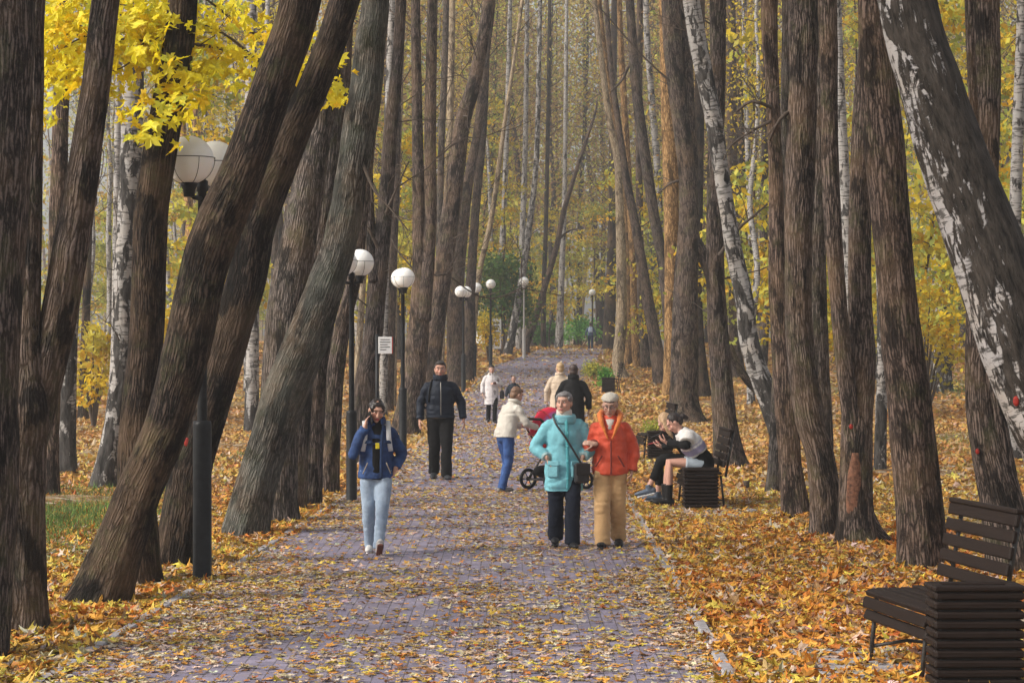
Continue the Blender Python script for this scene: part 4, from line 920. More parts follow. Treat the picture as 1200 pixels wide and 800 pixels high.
sbin(3.38, 80.8, R(0), (.46, .40, .47), 'farthest slatted bin, near the foot of the mottled curved trunk')
# small wooden stump and stones in the leaves right of the benches
c = ground_pt(874, 573); mb = MB(); mb.lathe([(0, -.1), (.06, -.1), (.055, .10), (.05, .125), (0, .13)], c, 10); o = tag(mb.build('stump', M['linden'], None, bark=True), 'small sawn stump in the leaves right of the occupied bench', 'stump')
M['stone'] = plain('grey_stone', (.22, .20, .19), .9, .4, 20, bump=.6, dist=.02)
for px, py, r_, lab in ((881, 604, .10, 'grey stone in the leaves right of the occupied bench, nearest the path'), (835, 596, .06, 'small flat stone at the foot of the bin by the seated women')):
    c = ground_pt(px, py); mb = MB(); mb.ell(c + (0, 0, r_ * .3), (r_, r_ * .8, r_ * .6), rotm(.2, .1, .5), 12, 8); V = np.vstack(mb.V); mb.V = [V + (fbm(V * 14, 3)[:, None] - .5) * r_ * .5]
    tag(mb.build('stone', M['stone']), lab, 'stone')
# ================================================================== people
def blob(mb, name, mat, parent=None, vox=.012, smooth=5, amp=0.0, fs=9., colfn=None, fold=None, seed=0, decim=None):
    """joins overlapping shapes into one continuous surface"""
    me = mb.data('tmp'); o = bpy.data.objects.new('tmp', me); COL.objects.link(o)
    m = o.modifiers.new('r', 'REMESH'); m.mode = 'VOXEL'; m.voxel_size = vox
    if smooth: k = o.modifiers.new('s', 'SMOOTH'); k.iterations = smooth; k.factor = .5
    dg = bpy.context.evaluated_depsgraph_get(); r = bpy.data.meshes.new_from_object(o.evaluated_get(dg)); bpy.data.objects.remove(o)
    n = len(r.vertices); co = np.empty(n * 3, np.float32); r.vertices.foreach_get('co', co); co = co.reshape(-1, 3)
    if amp or fold is not None:
        no = np.empty(n * 3, np.float32); r.vertex_normals.foreach_get('vector', no); no = no.reshape(-1, 3)
        d = amp * 2 * (fbm(co * fs + seed * 3.3, 11 + seed, 3) - .5) if amp else np.zeros(n)
        if amp: d += amp * 1.2 * (np.abs(vnoise(co * (fs * .9, fs * .9, fs * 1.9) + seed, 31 + seed) - .5) * 2 - .5)
        if fold is not None: d = d + fold(co)
        co = co + no * d[:, None]; r.vertices.foreach_set('co', co.ravel())
    r.name = name; r.materials.clear(); r.materials.append(mat); r.polygons.foreach_set('use_smooth', np.ones(len(r.polygons), bool))
    if colfn is not None:
        a = r.color_attributes.new('tint', 'FLOAT_COLOR', 'POINT'); c = np.ones((n, 4), np.float32); c[:, :3] = np.clip(colfn(co), 0, 1); a.data.foreach_set('color', c.ravel())
    r.update()
    return link(name, r, parent)
M['skin'] = tinted('skin', .5, .1, 60., .002, .35)
M['tinted_cloth'] = tinted('tinted_cloth', .85, .4, 40., .006)
M['tinted_smooth'] = tinted('tinted_leather', .5, .25, 60., .003)
def hairmat(name, c, rough=.5):
    t = NT(name); v = t.scale(t.objc(), (70, 70, 14)); nz = t.noise(v, 1., 4, .6)
    return t.end(t.bsdf(t.mix(nz, [x * .55 for x in c], [min(1, x * 1.5) for x in c]), rough, nz, .7, .006))
def nrm(v): v = np.asarray(v, float); return v / (np.linalg.norm(v) + 1e-9)
def hand(mb, Wp, d, n, side, curl=.5, s=1.0):
    """palm, four fingers and a thumb; d points along the hand, n out of the palm"""
    Wp = np.asarray(Wp, float); d = nrm(d); n = nrm(np.asarray(n, float) - d * (np.asarray(n, float) @ d)); l = np.cross(d, n) * side
    mb.tube([Wp - d * .02, Wp + d * .03 * s, Wp + d * .085 * s], [(.026, .02), (.036 * s, .016), (.040 * s, .013)], 12, l, round_=True)
    for k, (f, L) in enumerate(((.031, .068), (.0105, .078), (-.0105, .072), (-.031, .055))):
        p = Wp + d * .082 * s + l * f * s; q = [p - d * .02]; dd = d.copy()
        for j, fr in enumerate((.45, .32, .23)):
            a = curl * (.45 + .35 * j); dd = nrm(dd * math.cos(a) + n * math.sin(a)); q.append(q[-1] + dd * (L * fr * s + (.02 if j == 0 else 0)))
        mb.tube(q, [.0078, .0076, .0070, .0060], 8, l, round_=True)
    b = Wp + d * .025 * s + l * .026 * s
    mb.tube([b, b + (l * .8 + d * .5 + n * .25) * .028, b + (l * .8 + d * .9 + n * .6) * .05, b + (l * .75 + d * 1.3 + n * .9) * .062], [.012, .0105, .009, .007], 8, n, round_=True)
def person(loc, H, rz, label, sp):
    k = H / 1.65; lean = sp.get('lean', 0.0); pel = np.array(sp.get('pel', (0, 0, .90)), float); tw = sp.get('twist', 0.0)
    Rl = rotm(lean, 0, tw); bend = sp.get('bend', 0.0)
    def up(z, off=(0, 0, 0)):
        u = z - .9
        q = np.array([0, -bend * u * u, u]) + np.array(off, float)
        return pel + Rl @ q
    sw = sp.get('shoulder', .172); S = {s: up(1.292, (s * (sw - .012), 0, sp.get('shrug', 0))) for s in (-1, 1)}
    hd = sp.get('head', {}); Rh = rotm(0, 0, hd.get('yaw', 0)) @ rotm(hd.get('pitch', 0), 0, 0) @ rotm(0, hd.get('roll', 0), 0)
    Hc = np.array(hd['c'], float) if 'c' in hd else up(1.535, (0, -.025, 0))
    EL = {s: np.array(sp['el'][s], float) for s in (-1, 1)}; WR = {s: np.array(sp['wr'][s], float) for s in (-1, 1)}
    HP = {s: pel + np.array((s * .088, 0, -.02)) for s in (-1, 1)}; KN = {s: np.array(sp['kn'][s], float) for s in (-1, 1)}; AN = {s: np.array(sp['an'][s], float) for s in (-1, 1)}
    toe = {s: nrm(sp.get('toe', {}).get(s, (s * .12, -1, 0))) for s in (-1, 1)}
    # ---- body: one continuous surface
    b = MB()
    b.tube([pel + (0, 0, -.06), pel, up(1.05), up(1.2), up(1.33), up(1.40)], [(.13, .095), (.145, .105), (.115, .085), (.14, .095), (.13, .075), (.055, .055)], 16, round_=True)
    b.tube([up(1.36), up(1.43), Hc + Rh @ np.array((0, .015, -.07))], [.06, .053, .052], 12)
    fat = sp.get('fat', 1.0)
    def hl(p): return Hc + Rh @ np.asarray(p, float)
    for c_, r_ in (((0, .012, .022), (.077, .095, .098)), ((0, -.024, -.038), (.063 * fat, .074, .084)), ((0, -.068, -.096), (.027, .024, .022)), ((0, -.080, .036), (.054, .020, .018)), ((.036, -.066, -.026), (.030, .026, .030)), ((-.036, -.066, -.026), (.030, .026, .030)),
                   ((0, -.1, -.034), (.018, .014, .011)), ((0, -.0945, -.060), (.025, .009, .006)), ((0, -.0925, -.071), (.022, .010, .006)), ((.079, .008, -.006), (.010, .022, .032)), ((-.079, .008, -.006), (.010, .022, .032))): b.ell(hl(c_), r_, Rh, 16, 10)
    b.tube([hl((0, -.090, .022)), hl((0, -.106, -.006)), hl((0, -.114, -.030))], [(.009, .010), (.011, .011), (.013, .012)], 8, Rh @ np.array((1, 0, 0)), round_=True)
    for s in (-1, 1):
        b.tube([S[s] * .8 + up(1.30) * .2, S[s], (S[s] + EL[s]) / 2, EL[s], EL[s] * .55 + WR[s] * .45, WR[s]], [.05, .054, .046, .038, .037, .026], 12, (0, 1, 0), round_=True)
        hh = sp.get('hand', {}).get(s, {}); d = hh.get('d', WR[s] - EL[s]); hand(b, WR[s], d, hh.get('n', (-s, -.3, 0)), hh.get('side', -s), hh.get('curl', .45), hh.get('s', 1.0))
        b.tube([HP[s] + (0, 0, .03), HP[s] * .5 + KN[s] * .5, KN[s], KN[s] * .6 + AN[s] * .4, AN[s]], [.085, .072, .052, .050, .036], 12, round_=True)
    skin = np.array(sp.get('skin', (.56, .33, .24))); lip = np.array(sp.get('lip', (.42, .14, .12))); brow = np.array(sp.get('brow', (.10, .07, .05)))
    def sc_col(co):
        nonlocal brow
        c = np.tile(skin, (len(co), 1)); q = (co - Hc) @ Rh
        fr = q[:, 1] < -.05
        m = fr & (np.abs(q[:, 2] + .02) < .03) & (np.abs(q[:, 0]) > .02) & (np.abs(q[:, 0]) < .055); c[m] = c[m] * (1.05, .88, .86)
        m = (q[:, 1] < -.082) & (np.abs(q[:, 2] + .065) < .0105) & (np.abs(q[:, 0]) < .025 - np.abs(q[:, 2] + .065)); c[m] = lip
        m = fr & (np.abs(q[:, 2] - .037 + np.abs(np.abs(q[:, 0]) - .03) * .25) < .0052) & (np.abs(q[:, 0]) > .012) & (np.abs(q[:, 0]) < .052); c[m] = brow * .6 + skin * .4
        if 'stubble' in sp:
            m = (q[:, 1] < .02) & (q[:, 2] < -.04) & (q[:, 2] > -.13) & ~((np.abs(q[:, 2] + .065) < .012) & (np.abs(q[:, 0]) < .026)); c[m] = c[m] * .55 + np.array(sp['stubble']) * .45
        return c
    body = blob(b, 'person', M['skin'], None, .0062, 3, colfn=sc_col)
    tag(body, label, 'person'); body.location = loc; body.rotation_euler = (0, 0, rz); body.scale = (k, k, k)
    if sp.get('eyes', True):
        for s in (-1, 1):
            e = MB(); e.ell(hl((s * .0305, -.0855, .012)), (.0135, .0085, .0068), Rh, 12, 8, C=(.75, .72, .70)); e.ell(hl((s * .0305 + hd.get('gaze', 0), -.0925, .0115)), (.0056, .003, .0056), Rh, 10, 6, C=(.03, .02, .015))
            e.ell(hl((s * .0305, -.0865, .0185)), (.0145, .0088, .0020), Rh, 10, 6, C=skin * .6); e.build('eye', M['tinted_smooth'], body, True, True)
    ctx = dict(up=up, S=S, EL=EL, WR=WR, HP=HP, KN=KN, AN=AN, toe=toe, hl=hl, Rh=Rh, Hc=Hc, body=body, k=k, pel=pel, Rl=Rl)
    ctx['world'] = lambda p: np.array(loc, float) + rotm(0, 0, rz) @ (np.asarray(p, float) * k)
    return ctx
def jacket(c, mat, hem=.82, f=1.0, flare=1.0, sl=(.074, .064, .050), amp=.010, name='jacket', fold=None, colfn=None, seed=0, tocuff=.97, hood=False, neck=.082, ry=1.0, arms=(-1, 1), vox=.0125, extra=None, back=0.0):
    up = c['up']; m = MB(); pel = c['pel']
    pts = []; rad = []
    if hem < .9:
        low = pel + np.array([0, back, hem - .9]); pts += [low]; rad += [(.192 * flare * f, .142 * flare * f * ry)]
    for z, rx, r2 in ((max(hem, .9), .188 * (1 + (flare - 1) * .6), .138 * (1 + (flare - 1) * .5)), (1.04, .178, .130), (1.17, .188, .134), (1.26, .180, .122), (1.325, .135, .100), (1.385, .092, .084), (1.425, neck, neck)):
        pts.append(up(z)); rad.append((rx * f, r2 * f * ry))
    rad[-1] = (neck, neck)
    m.tube(pts, rad, 22, (1, 0, 0), step=.05)
    for s in arms:
        S, E, W = c['S'][s], c['EL'][s], c['WR'][s]
        q = up(1.30) * .45 + S * .55
        m.tube([q, S + (0, 0, .0), S * .45 + E * .55, E, E * .5 + W * .5, E + (W - E) * tocuff], np.array([sl[0] * 1.0, sl[0] * .96, sl[0] * .88, sl[1] * .92, (sl[1] + sl[2]) / 2 * .95, sl[2]]) * (.88 + .1 * f), 14, (0, 1, 0), step=.05)
        m.ell(E, sl[1] * (.86 + .1 * f), None, 12, 8)
    if extra: extra(m)
    return blob(m, name, mat, c['body'], vox, 3, amp, 8., colfn, fold, seed)
def trousers(c, mat, w_=(.092, .072, .062), amp=.010, top=.99, hemz=.055, colfn=None, seed=0, name='trousers', short=None, seatr=(.165, .125)):
    m = MB(); up = c['up']
    m.tube([c['pel'] + (0, 0, -.06), c['pel'], up(top)], [(seatr[0] * .95, seatr[1]), seatr, (seatr[0] * .9, seatr[1] * .9)], 18, round_=True)
    for s in (-1, 1):
        h, kn, an = c['HP'][s], c['KN'][s], c['AN'][s]
        pts = [h + (0, 0, .02), h * .5 + kn * .5, kn, kn * .5 + an * .5, an + (an - kn) * hemz / .4]; rad = [w_[0] * 1.08, w_[0] * .98, w_[1], (w_[1] + w_[2]) / 2, w_[2]]
        if short is not None: pts = [h + (0, 0, .02), h * (1 - short * .5) + kn * short * .5, h * (1 - short) + kn * short]; rad = rad[:2] + [w_[0] * .92]
        m.tube(pts, rad, 16, step=.05)
    return blob(m, name, mat, c['body'], .0115, 3, amp, 9., colfn, None, seed)
def shoes(c, mat, L=.265, w_=.046, h_=.075, sole=None, pitch={-1: 0., 1: 0.}, top=None, name='shoe', boot=0.0, upper=None):
    for s in (-1, 1):
        a = c['AN'][s]; t = c['toe'][s]; side = nrm(np.cross(t, (0, 0, 1))); th = pitch.get(s, 0.)
        f = nrm(np.array([t[0] * math.cos(th), t[1] * math.cos(th), math.sin(th)])); u = np.cross(side, f); m = MB()
        o = a - u * .058 - f * .05
        m.tube([o - f * .0, o + f * L * .25, o + f * L * .55, o + f * L * .82, o + f * L * .97], [(w_ * .80, .042), (w_ * .86, .044), (w_ * 1.0, .036), (w_ * .92, .029), (w_ * .55, .020)], 14, side, round_=True)
        m.tube([a - u * .04, a + u * (.03 + boot)], [(w_ * .85, .048), (.047 + boot * .05, .05 + boot * .08)], 12, side)
        q0 = o + f * L * .45 - u * .046; m.box(q0, (w_ * 1.72, L * .98, .022), np.column_stack([side, f, u]), .01)
        def cf(co, o=o, u=u):
            h = (co - o) @ u; cc = np.tile(np.array(upper if upper is not None else (.02, .02, .022)), (len(co), 1)); cc[h < -.034] = sole if sole is not None else (.012, .012, .012); return cc
        blob(m, name, M['tinted_smooth'], c['body'], .008, 3, colfn=cf)
def hair(c, color, shapes, name='hair', amp=.008, vox=.007, rough=.55):
    m = MB()
    for sh in shapes:
        if sh[0] == 'e': m.ell(c['hl'](sh[1]), sh[2], c['Rh'], 16, 10)
        else: m.tube([c['hl'](p) for p in sh[1]], sh[2], 10, c['Rh'] @ np.array((1., 0, 0)), round_=True)
    return blob(m, name, hairmat('hair_strands', color, rough), c['body'], vox, 2, amp, 26.)
SHORT = [('e', (0, .026, .044), (.083, .094, .088)), ('e', (0, .062, -.02), (.070, .052, .066)), ('e', (.058, .020, .02), (.026, .05, .05)), ('e', (-.058, .020, .02), (.026, .05, .05))]
def collar(c, mat, r=.088, h=.07, t_=.016, name='collar', drop=.0, lean=.02, open_=0.0):
    m = MB(); a = np.linspace(-math.pi / 2 + open_, 1.5 * math.pi - open_, 22); up = c['up']
    for j in range(int(h / .022) + 1): m.tube([up(1.40 - drop + j * .022, (math.cos(q) * (r - j * .002), math.sin(q) * (r * .98 - j * .002) - lean * (1 if math.sin(q) < 0 else 0), .0 + (.012 if math.sin(q) > 0 else 0))) for q in a], t_, 8, (0, 0, 1))
    return blob(m, name, mat, c['body'], .009, 3, .004, 14.)
def strip(c, pts, w_, t_, mat, name, face=(0, -1, 0), parent=None):
    m = MB(); m.tube(pts, [(w_ / 2, t_ / 2)] * len(pts), 8, np.cross(nrm(np.asarray(pts[-1], float) - np.asarray(pts[0], float)), face), step=.03)
    return m.build(name, mat, parent if parent is not None else c['body'])
WALK = lambda fs=1, sL=.25: (dict(((fs, (fs * .085, -.10 - sL * .25, .475)), (-fs, (-fs * .085, -.02, .465)))), dict(((fs, (fs * .08, -sL, .088)), (-fs, (-fs * .085, sL * .8, .125)))))
def at(px, Y): x = (px - 600) * Y / F; return (x, Y, float(gz(x, Y)) + .035)

# ---- woman in the turquoise coat
kn, an = WALK(1, .13)
c = person(at(661, 24.3), 1.63, R(2), 'woman in a turquoise padded coat walking arm in arm, looking aside', dict(el={-1: (-.31, .0, 1.07), 1: (.315, .02, 1.08)}, wr={-1: (-.185, -.115, .955), 1: (.19, -.115, .965)}, kn=kn, an=an, head=dict(yaw=R(-24), gaze=-.004), skin=(.60, .36, .27), brow=(.22, .17, .14), fat=1.12, hand={-1: dict(d=(.35, .35, -.8)), 1: dict(d=(-.35, .35, -.8))}, shoulder=.172))
A = c
quilt = lambda amp, per: (lambda co: amp * (np.abs(np.sin(co[:, 2] * math.pi / per)) ** .5 - .7))
def aqua(co):
    b = np.tile((.20, .50, .575), (len(co), 1)); cuff = np.zeros(len(co), bool)
    for s in (-1, 1): cuff |= np.linalg.norm(co - (A['WR'][s] * .92 + A['EL'][s] * .08), axis=1) < .058
    b[cuff & (co[:, 1] < -.02)] = (.42, .60, .62); return b
jacket(c, M['tinted_cloth'], .60, 1.06, 1.05, (.084, .080, .062), .015, 'coat', colfn=aqua, seed=1, ry=1.12, fold=lambda co: .006 * (np.abs(np.sin(co[:, 2] * math.pi / .155)) ** .5 - .7))
M['aqua'] = cloth('turquoise_cloth', (.20, .50, .575)); M['aqua_dark'] = cloth('turquoise_seam', (.09, .42, .47)); M['cream'] = cloth('cream_knit', (.66, .62, .56))
collar(c, M['aqua'], .104, .06, .030, 'collar', .062)
collar(c, M['cream'], .070, .05, .020, 'scarf', .0)
strip(c, [(0.03, -.172, .62), (.03, -.176, .9), (.025, -.172, 1.1), (.02, -.165, 1.25), (.015, -.14, 1.36)], .035, .012, M['aqua_dark'], 'placket')
for z in (.74, .92, 1.08, 1.22): m = MB(); m.ell((.03, -.186, z), (.014, .007, .014)); m.build('button', M['aqua_dark'], c['body'])
for s in (-1, 1):
    m = MB(); m.box((s * .125, -.155, .83), (.13, .03, .16), rotm(0, 0, s * R(28)), .012); m.box((s * .122, -.174, .90), (.135, .016, .05), rotm(0, 0, s * R(28)), .006); m.build('pocket', M['aqua'], c['body'], False)
M['navy'] = cloth('navy_trouser_cloth', (.012, .016, .028)); M['black_cloth'] = cloth('black_cloth', (.010, .010, .011)); 
trousers(c, M['navy'], (.098, .085, .083), .010, seed=2)
shoes(c, None, .26)
hair(c, (.17, .16, .16), SHORT + [('e', (0, -.03, .085), (.068, .05, .035)), ('e', (.07, .0, .05), (.022, .05, .045)), ('e', (-.07, .0, .05), (.022, .05, .045))], amp=.006)
M['bag'] = plain('dark_leather', (.022, .020, .022), .45, .35, 40)
wl = c['world']
def worldobj(mb, name, mat, label, cat, c, smooth=True, loc=None):
    """a thing carried by a person: it stands by itself at its own place"""
    V = np.vstack(mb.V); o0 = V.mean(0) if loc is None else np.asarray(loc, float)
    R_ = rotm(0, 0, c['body'].rotation_euler.z); mb.V = [((v - o0) * c['k']) @ R_.T for v in mb.V]
    o = mb.build(name, mat, None, smooth); o.location = c['world'](o0); return tag(o, label, cat)
def bag(c, pos, dims, strap, label, mat, name='shoulder_bag', cat='bag', rz=0.0, flap=True):
    m = MB(); m.box(pos, dims, rotm(0, 0, rz), min(dims) * .3); o = worldobj(m, name, mat, label, cat, c, False, pos)
    Rz = rotm(0, 0, c['body'].rotation_euler.z)
    def child(mm, nm, mt, sm=True): mm.V = [((v - np.asarray(pos)) * c['k']) @ Rz.T for v in mm.V]; mm.build(nm, mt, o, sm)
    m = MB(); m.tube(strap, [(.011, .005)] * len(strap), 8, step=.03); child(m, 'strap', mat)
    if flap: m = MB(); m.box(np.asarray(pos) + rotm(0, 0, rz) @ np.array((0, -dims[1] / 2 - .004, dims[2] * .2)), (dims[0] * .98, .014, dims[2] * .55), rotm(0, 0, rz), .005); child(m, 'flap', mat, False)
    return o
bag(c, (.175, -.215, .80), (.165, .07, .215), [(.17, -.20, .90), (.10, -.200, 1.02), (0, -.195, 1.18), (-.09, -.165, 1.31), (-.125, -.09, 1.405), (-.10, .03, 1.425)], 'dark crossbody bag hanging on the front of the turquoise coat', M['bag'], rz=R(18))

# ---- woman in the orange red jacket
kn, an = WALK(-1, .17)
c = person(at(715, 24.3), 1.60, R(-3), 'elderly woman in an orange red padded jacket and pale beret, arm linked with another', dict(el={-1: (-.26, -.01, 1.07), 1: (.265, .04, 1.05)}, wr={-1: (-.165, -.195, 1.13), 1: (.235, -.02, .82)}, kn=kn, an=an, head=dict(pitch=R(14), yaw=R(-6)), skin=(.56, .34, .26), brow=(.2, .16, .13), fat=1.02, hand={-1: dict(d=(-1, -.12, .16), n=(.05, .8, -.5), curl=.35, s=.85), 1: dict(n=(-1, -.2, 0), curl=.5)}, shoulder=.172, lip=(.35, .15, .13)))
B = c
pf = lambda co: .0065 * (np.abs(np.sin((co[:, 2] + .015 * np.sin(co[:, 0] * 9)) * math.pi / .115)) ** .5 - .7)
M['orange'] = cloth('orange_red_cloth', (.74, .085, .030), .6); M['orange_lining'] = cloth('orange_lining', (.80, .21, .035), .7); M['orange_seam'] = cloth('rust_seam', (.25, .03, .015))
jacket(c, M['orange'], .79, 1.04, 1.0, (.078, .072, .056), .014, 'jacket', fold=pf, seed=3, ry=1.1)
def hoodmesh(m_, up):
    for s in (-1, 1): m_.tube([up(1.455, (s * .03, .105, 0)), up(1.46, (s * .095, .05, 0)), up(1.435, (s * .115, -.04, 0)), up(1.36, (s * .095, -.125, 0)), up(1.26, (s * .055, -.158, 0)), up(1.17, (s * .018, -.170, 0))], [.032, .034, .034, .030, .022, .010], 10)
m = MB(); hoodmesh(m, c['up']); blob(m, 'hood', M['orange_lining'], c['body'], .010, 3, .006, 12.)
m = MB(); m.tube([c['up'](1.38, (0, -.075, 0)), c['up'](1.28, (0, -.125, 0))], [(.055, .03), (.02, .02)], 10); m.build('blouse', M['cream'], c['body'])
strip(c, [(.012, -.168, .80), (.012, -.168, .98), (.01, -.166, 1.16)], .02, .012, M['orange_seam'], 'zip')
for s in (-1, 1): strip(c, [(s * .155, -.130, .88), (s * .085, -.165, 1.0)], .018, .01, M['orange_seam'], 'pocket')
m = MB()
m.tube([c['EL'][1] * .12 + c['WR'][1] * .88, c['EL'][1] * .02 + c['WR'][1] * .98], [.056, .05], 14); m.tube([c['EL'][-1] * .12 + c['WR'][-1] * .88, c['EL'][-1] * .02 + c['WR'][-1] * .98], [.056, .05], 14); m.build('cuff', M['orange_seam'], c['body'])
M['tan'] = cloth('tan_trouser_cloth', (.62, .38, .175)); trousers(c, M['tan'], (.10, .092, .088), .011, seed=4)
shoes(c, None, .265, .048, pitch={-1: R(8), 1: R(-12)})
M['beret'] = cloth('cream_wool', (.60, .55, .47), .95, 90)
m = MB(); m.ell(c['hl']((0, .02, .088)), (.098, .105, .052), c['Rh'], 20, 10); m.tube([c['hl']((0, .01, .055)), c['hl']((0, .012, .08))], [(.088, .100), (.090, .102)], 20, c['Rh'] @ np.array((1., 0, 0))); blob(m, 'beret', M['beret'], c['body'], .009, 3, .005, 20.)
hair(c, (.07, .045, .03), [('e', (0, .04, .015), (.082, .085, .075)), ('e', (0, -.055, .062), (.058, .035, .014))])
def glasses(c):
    m = MB()
    for s in (-1, 1):
        m.tube([c['hl']((s * .034 + math.cos(q) * .023, -.106, .008 + math.sin(q) * .018)) for q in np.linspace(0, 2 * math.pi, 17)], .0022, 6, cap=False); m.tube([c['hl']((s * .057, -.104, .012)), c['hl']((s * .079, -.03, .012)), c['hl']((s * .08, .01, .008))], .002, 6)
    m.tube([c['hl']((-.011, -.108, .012)), c['hl']((.011, -.108, .012))], .002, 6); m.build('glasses', M['rod'], c['body'])
glasses(c)

# ---- young woman on the phone
kn = {1: (.055, -.17, .475), -1: (-.085, -.03, .465)}; an = {1: (.015, -.235, .115), -1: (-.065, .12, .105)}
c = person(at(441, 23.6), 1.57, R(6), 'young woman in a denim jacket talking on a phone, head bowed', dict(lean=R(3), el={-1: (-.255, -.10, 1.07), 1: (.275, .03, 1.07)}, wr={-1: (-.125, -.135, 1.365), 1: (.205, -.065, .91)}, kn=kn, an=an, head=dict(pitch=R(19), yaw=R(8), roll=R(4)), skin=(.58, .33, .24), brow=(.03, .02, .015), hand={-1: dict(d=(.22, .16, 1), n=(.8, -.1, -.1), curl=.6, s=.92), 1: dict(d=(-.4, .5, -.8))}, shoulder=.160, toe={1: (.05, -1, 0), -1: (-.15, -1, 0)}, lip=(.45, .10, .10)))
G = c
def denim(name, a, b_):
    t = NT(name); v = t.objc(); n1 = t.noise(v, 7, 5, .65); n2 = t.noise(t.scale(v, (300, 300, 60)), 1., 2)
    return t.end(t.bsdf(t.mix(.3, t.mix(t.ramp(n1, [(.35, (0, 0, 0)), (.68, (1, 1, 1))]), a, b_), t.ramp(n2, [(.3, (.4, .4, .4)), (.7, (1, 1, 1))]), 'MULTIPLY'), .85, t.math('ADD', n2, t.noise(v, 12, 4)), .4, .01))
M['denim'] = denim('blue_denim', (.010, .028, .095), (.035, .09, .26)); M['pale_denim'] = denim('pale_blue_denim', (.26, .34, .46), (.42, .52, .64)); M['stitch'] = plain('pale_stitching', (.35, .30, .24), .8); M['dark_denim'] = denim('dark_blue_denim', (.008, .024, .07), (.022, .06, .17))
jacket(c, M['denim'], .80, 1.02, 1.06, (.080, .072, .056), .013, 'jacket', seed=5)
collar(c, M['denim'], .088, .045, .016, 'collar', .0, .03, .5)
strip(c, [(.045, -.150, .81), (.045, -.152, 1.0), (.05, -.150, 1.18), (.06, -.125, 1.32)], .03, .012, M['dark_denim'], 'button_band'); 
m = MB(); m.tube([(-.005, -.122, .80), (0, -.130, 1.0), (0, -.128, 1.2), (0, -.095, 1.34), (0, -.055, 1.425)], [(.052, .02), (.05, .02), (.05, .02), (.055, .03), (.06, .05)], 14, step=.04); m.build('black_top', M['black_cloth'], c['body'])
for s in (-1, 1):
    m = MB(); m.box((s * .105 + .01, -.142, 1.20), (.085, .014, .035), rotm(0, 0, s * R(22)), .004); m.build('chest_pocket', M['dark_denim'], c['body'], False)
    strip(c, [(s * .15, -.125, .86), (s * .10, -.15, .98)], .012, .008, M['stitch'], 'pocket')
trousers(c, M['pale_denim'], (.094, .074, .062), .009, seed=6)
shoes(c, None, .25, .043, sole=(.20, .075, .045), upper=(.66, .64, .62), pitch={1: R(34), -1: R(-4)})
hair(c, (.018, .012, .010), [('e', (0, .020, .038), (.086, .096, .090)), ('e', (0, .055, -.02), (.074, .056, .07)), ('e', (.052, -.034, .034), (.030, .050, .052)), ('e', (-.052, -.034, .034), (.030, .050, .052)), ('e', (0, -.030, .078), (.055, .05, .030)), ('t', [(0, .09, .0), (0, .115, -.08), (0, .10, -.17)], [.035, .04, .02])], rough=.35)
m = MB(); m.box((.005, -.150, 1.16), (.042, .006, .062), None, .002); tag(worldobj(m, 'badge', plain('yellow_card', (.75, .6, .02), .5), 'small yellow badge hanging on the chest of the woman on the phone', 'badge', c, False))
q = c['WR'][-1]; m = MB(); m.box(q + np.array((.058, -.005, .095)), (.012, .068, .14), rotm(R(-12), R(-8), R(14)), .005); worldobj(m, 'phone', M['black_metal'], 'dark phone held to the ear of the woman in denim', 'phone', c, False)
M['white_strap'] = cloth('white_webbing', (.62, .62, .63))
m = MB(); m.box((0, .20, 1.13), (.28, .13, .40), None, .05); o = worldobj(m, 'backpack', M['white_strap'], 'pale backpack worn by the woman in denim, its white straps over her shoulders', 'backpack', c, False, (0, .2, 1.13))
for s in (-1, 1):
    m = MB(); m.tube([(s * .115, .15, 1.28), (s * .125, .07, 1.405), (s * .125, -.03, 1.41), (s * .125, -.105, 1.33), (s * .13, -.135, 1.23), (s * .15, -.10, 1.10)], [(.026, .007)] * 6, 8, step=.03); m.V = [((v - np.array((0, .2, 1.13))) * c['k']) @ rotm(0, 0, R(6)).T for v in m.V]; m.build('strap', M['white_strap'], o)

# ---- man in the dark jacket
kn, an = WALK(1, .16)
c = person(at(516, 36.4), 1.85, R(4), 'heavy man in a dark navy padded jacket and black trousers walking', dict(el={-1: (-.275, .04, 1.07), 1: (.29, .03, 1.08)}, wr={-1: (-.29, -.05, .83), 1: (.325, -.06, .84)}, kn=kn, an=an, head=dict(yaw=R(-4)), skin=(.52, .29, .21), brow=(.05, .035, .03), stubble=(.20, .13, .10), fat=1.14, shoulder=.182, hand={-1: dict(n=(.9, .2, 0), curl=.5), 1: dict(n=(-.9, .2, 0), curl=.5)}))
M['navy_pad'] = cloth('navy_padded_cloth', (.010, .016, .030), .5); M['zip'] = plain('zip_metal', (.30, .28, .25), .35, metal=.8)
jacket(c, M['navy_pad'], .86, 1.08, .98, (.080, .072, .056), .010, 'jacket', fold=quilt(.010, .13), seed=7, ry=1.14)
collar(c, M['navy_pad'], .09, .06, .02, 'collar')
strip(c, [(0, -.178, .90), (0, -.182, 1.05), (0, -.176, 1.22), (0, -.135, 1.36)], .012, .008, M['zip'], 'zip')
m = MB(); a = np.linspace(0, 2 * math.pi, 25); m.tube([(math.cos(q) * .178, math.sin(q) * .14 - .0, .868) for q in a], (.016), 8, (0, 0, 1), cap=False); m.build('shirt_hem', cloth('olive_hem', (.12, .10, .07)), c['body'])
trousers(c, M['black_cloth'], (.104, .085, .08), .010, seed=8, seatr=(.175, .135))
shoes(c, None, .28, .05, upper=(.03, .032, .036), pitch={1: R(0), -1: R(-14)})
hair(c, (.035, .028, .024), SHORT + [('e', (0, -.03, .088), (.066, .055, .030))], amp=.002)
strip(c, [(-.165, -.10, 1.08), (-.160, -.115, 1.2), (-.135, -.075, 1.335), (-.11, .04, 1.39)], .025, .012, M['black_cloth'], 'shoulder_strap')

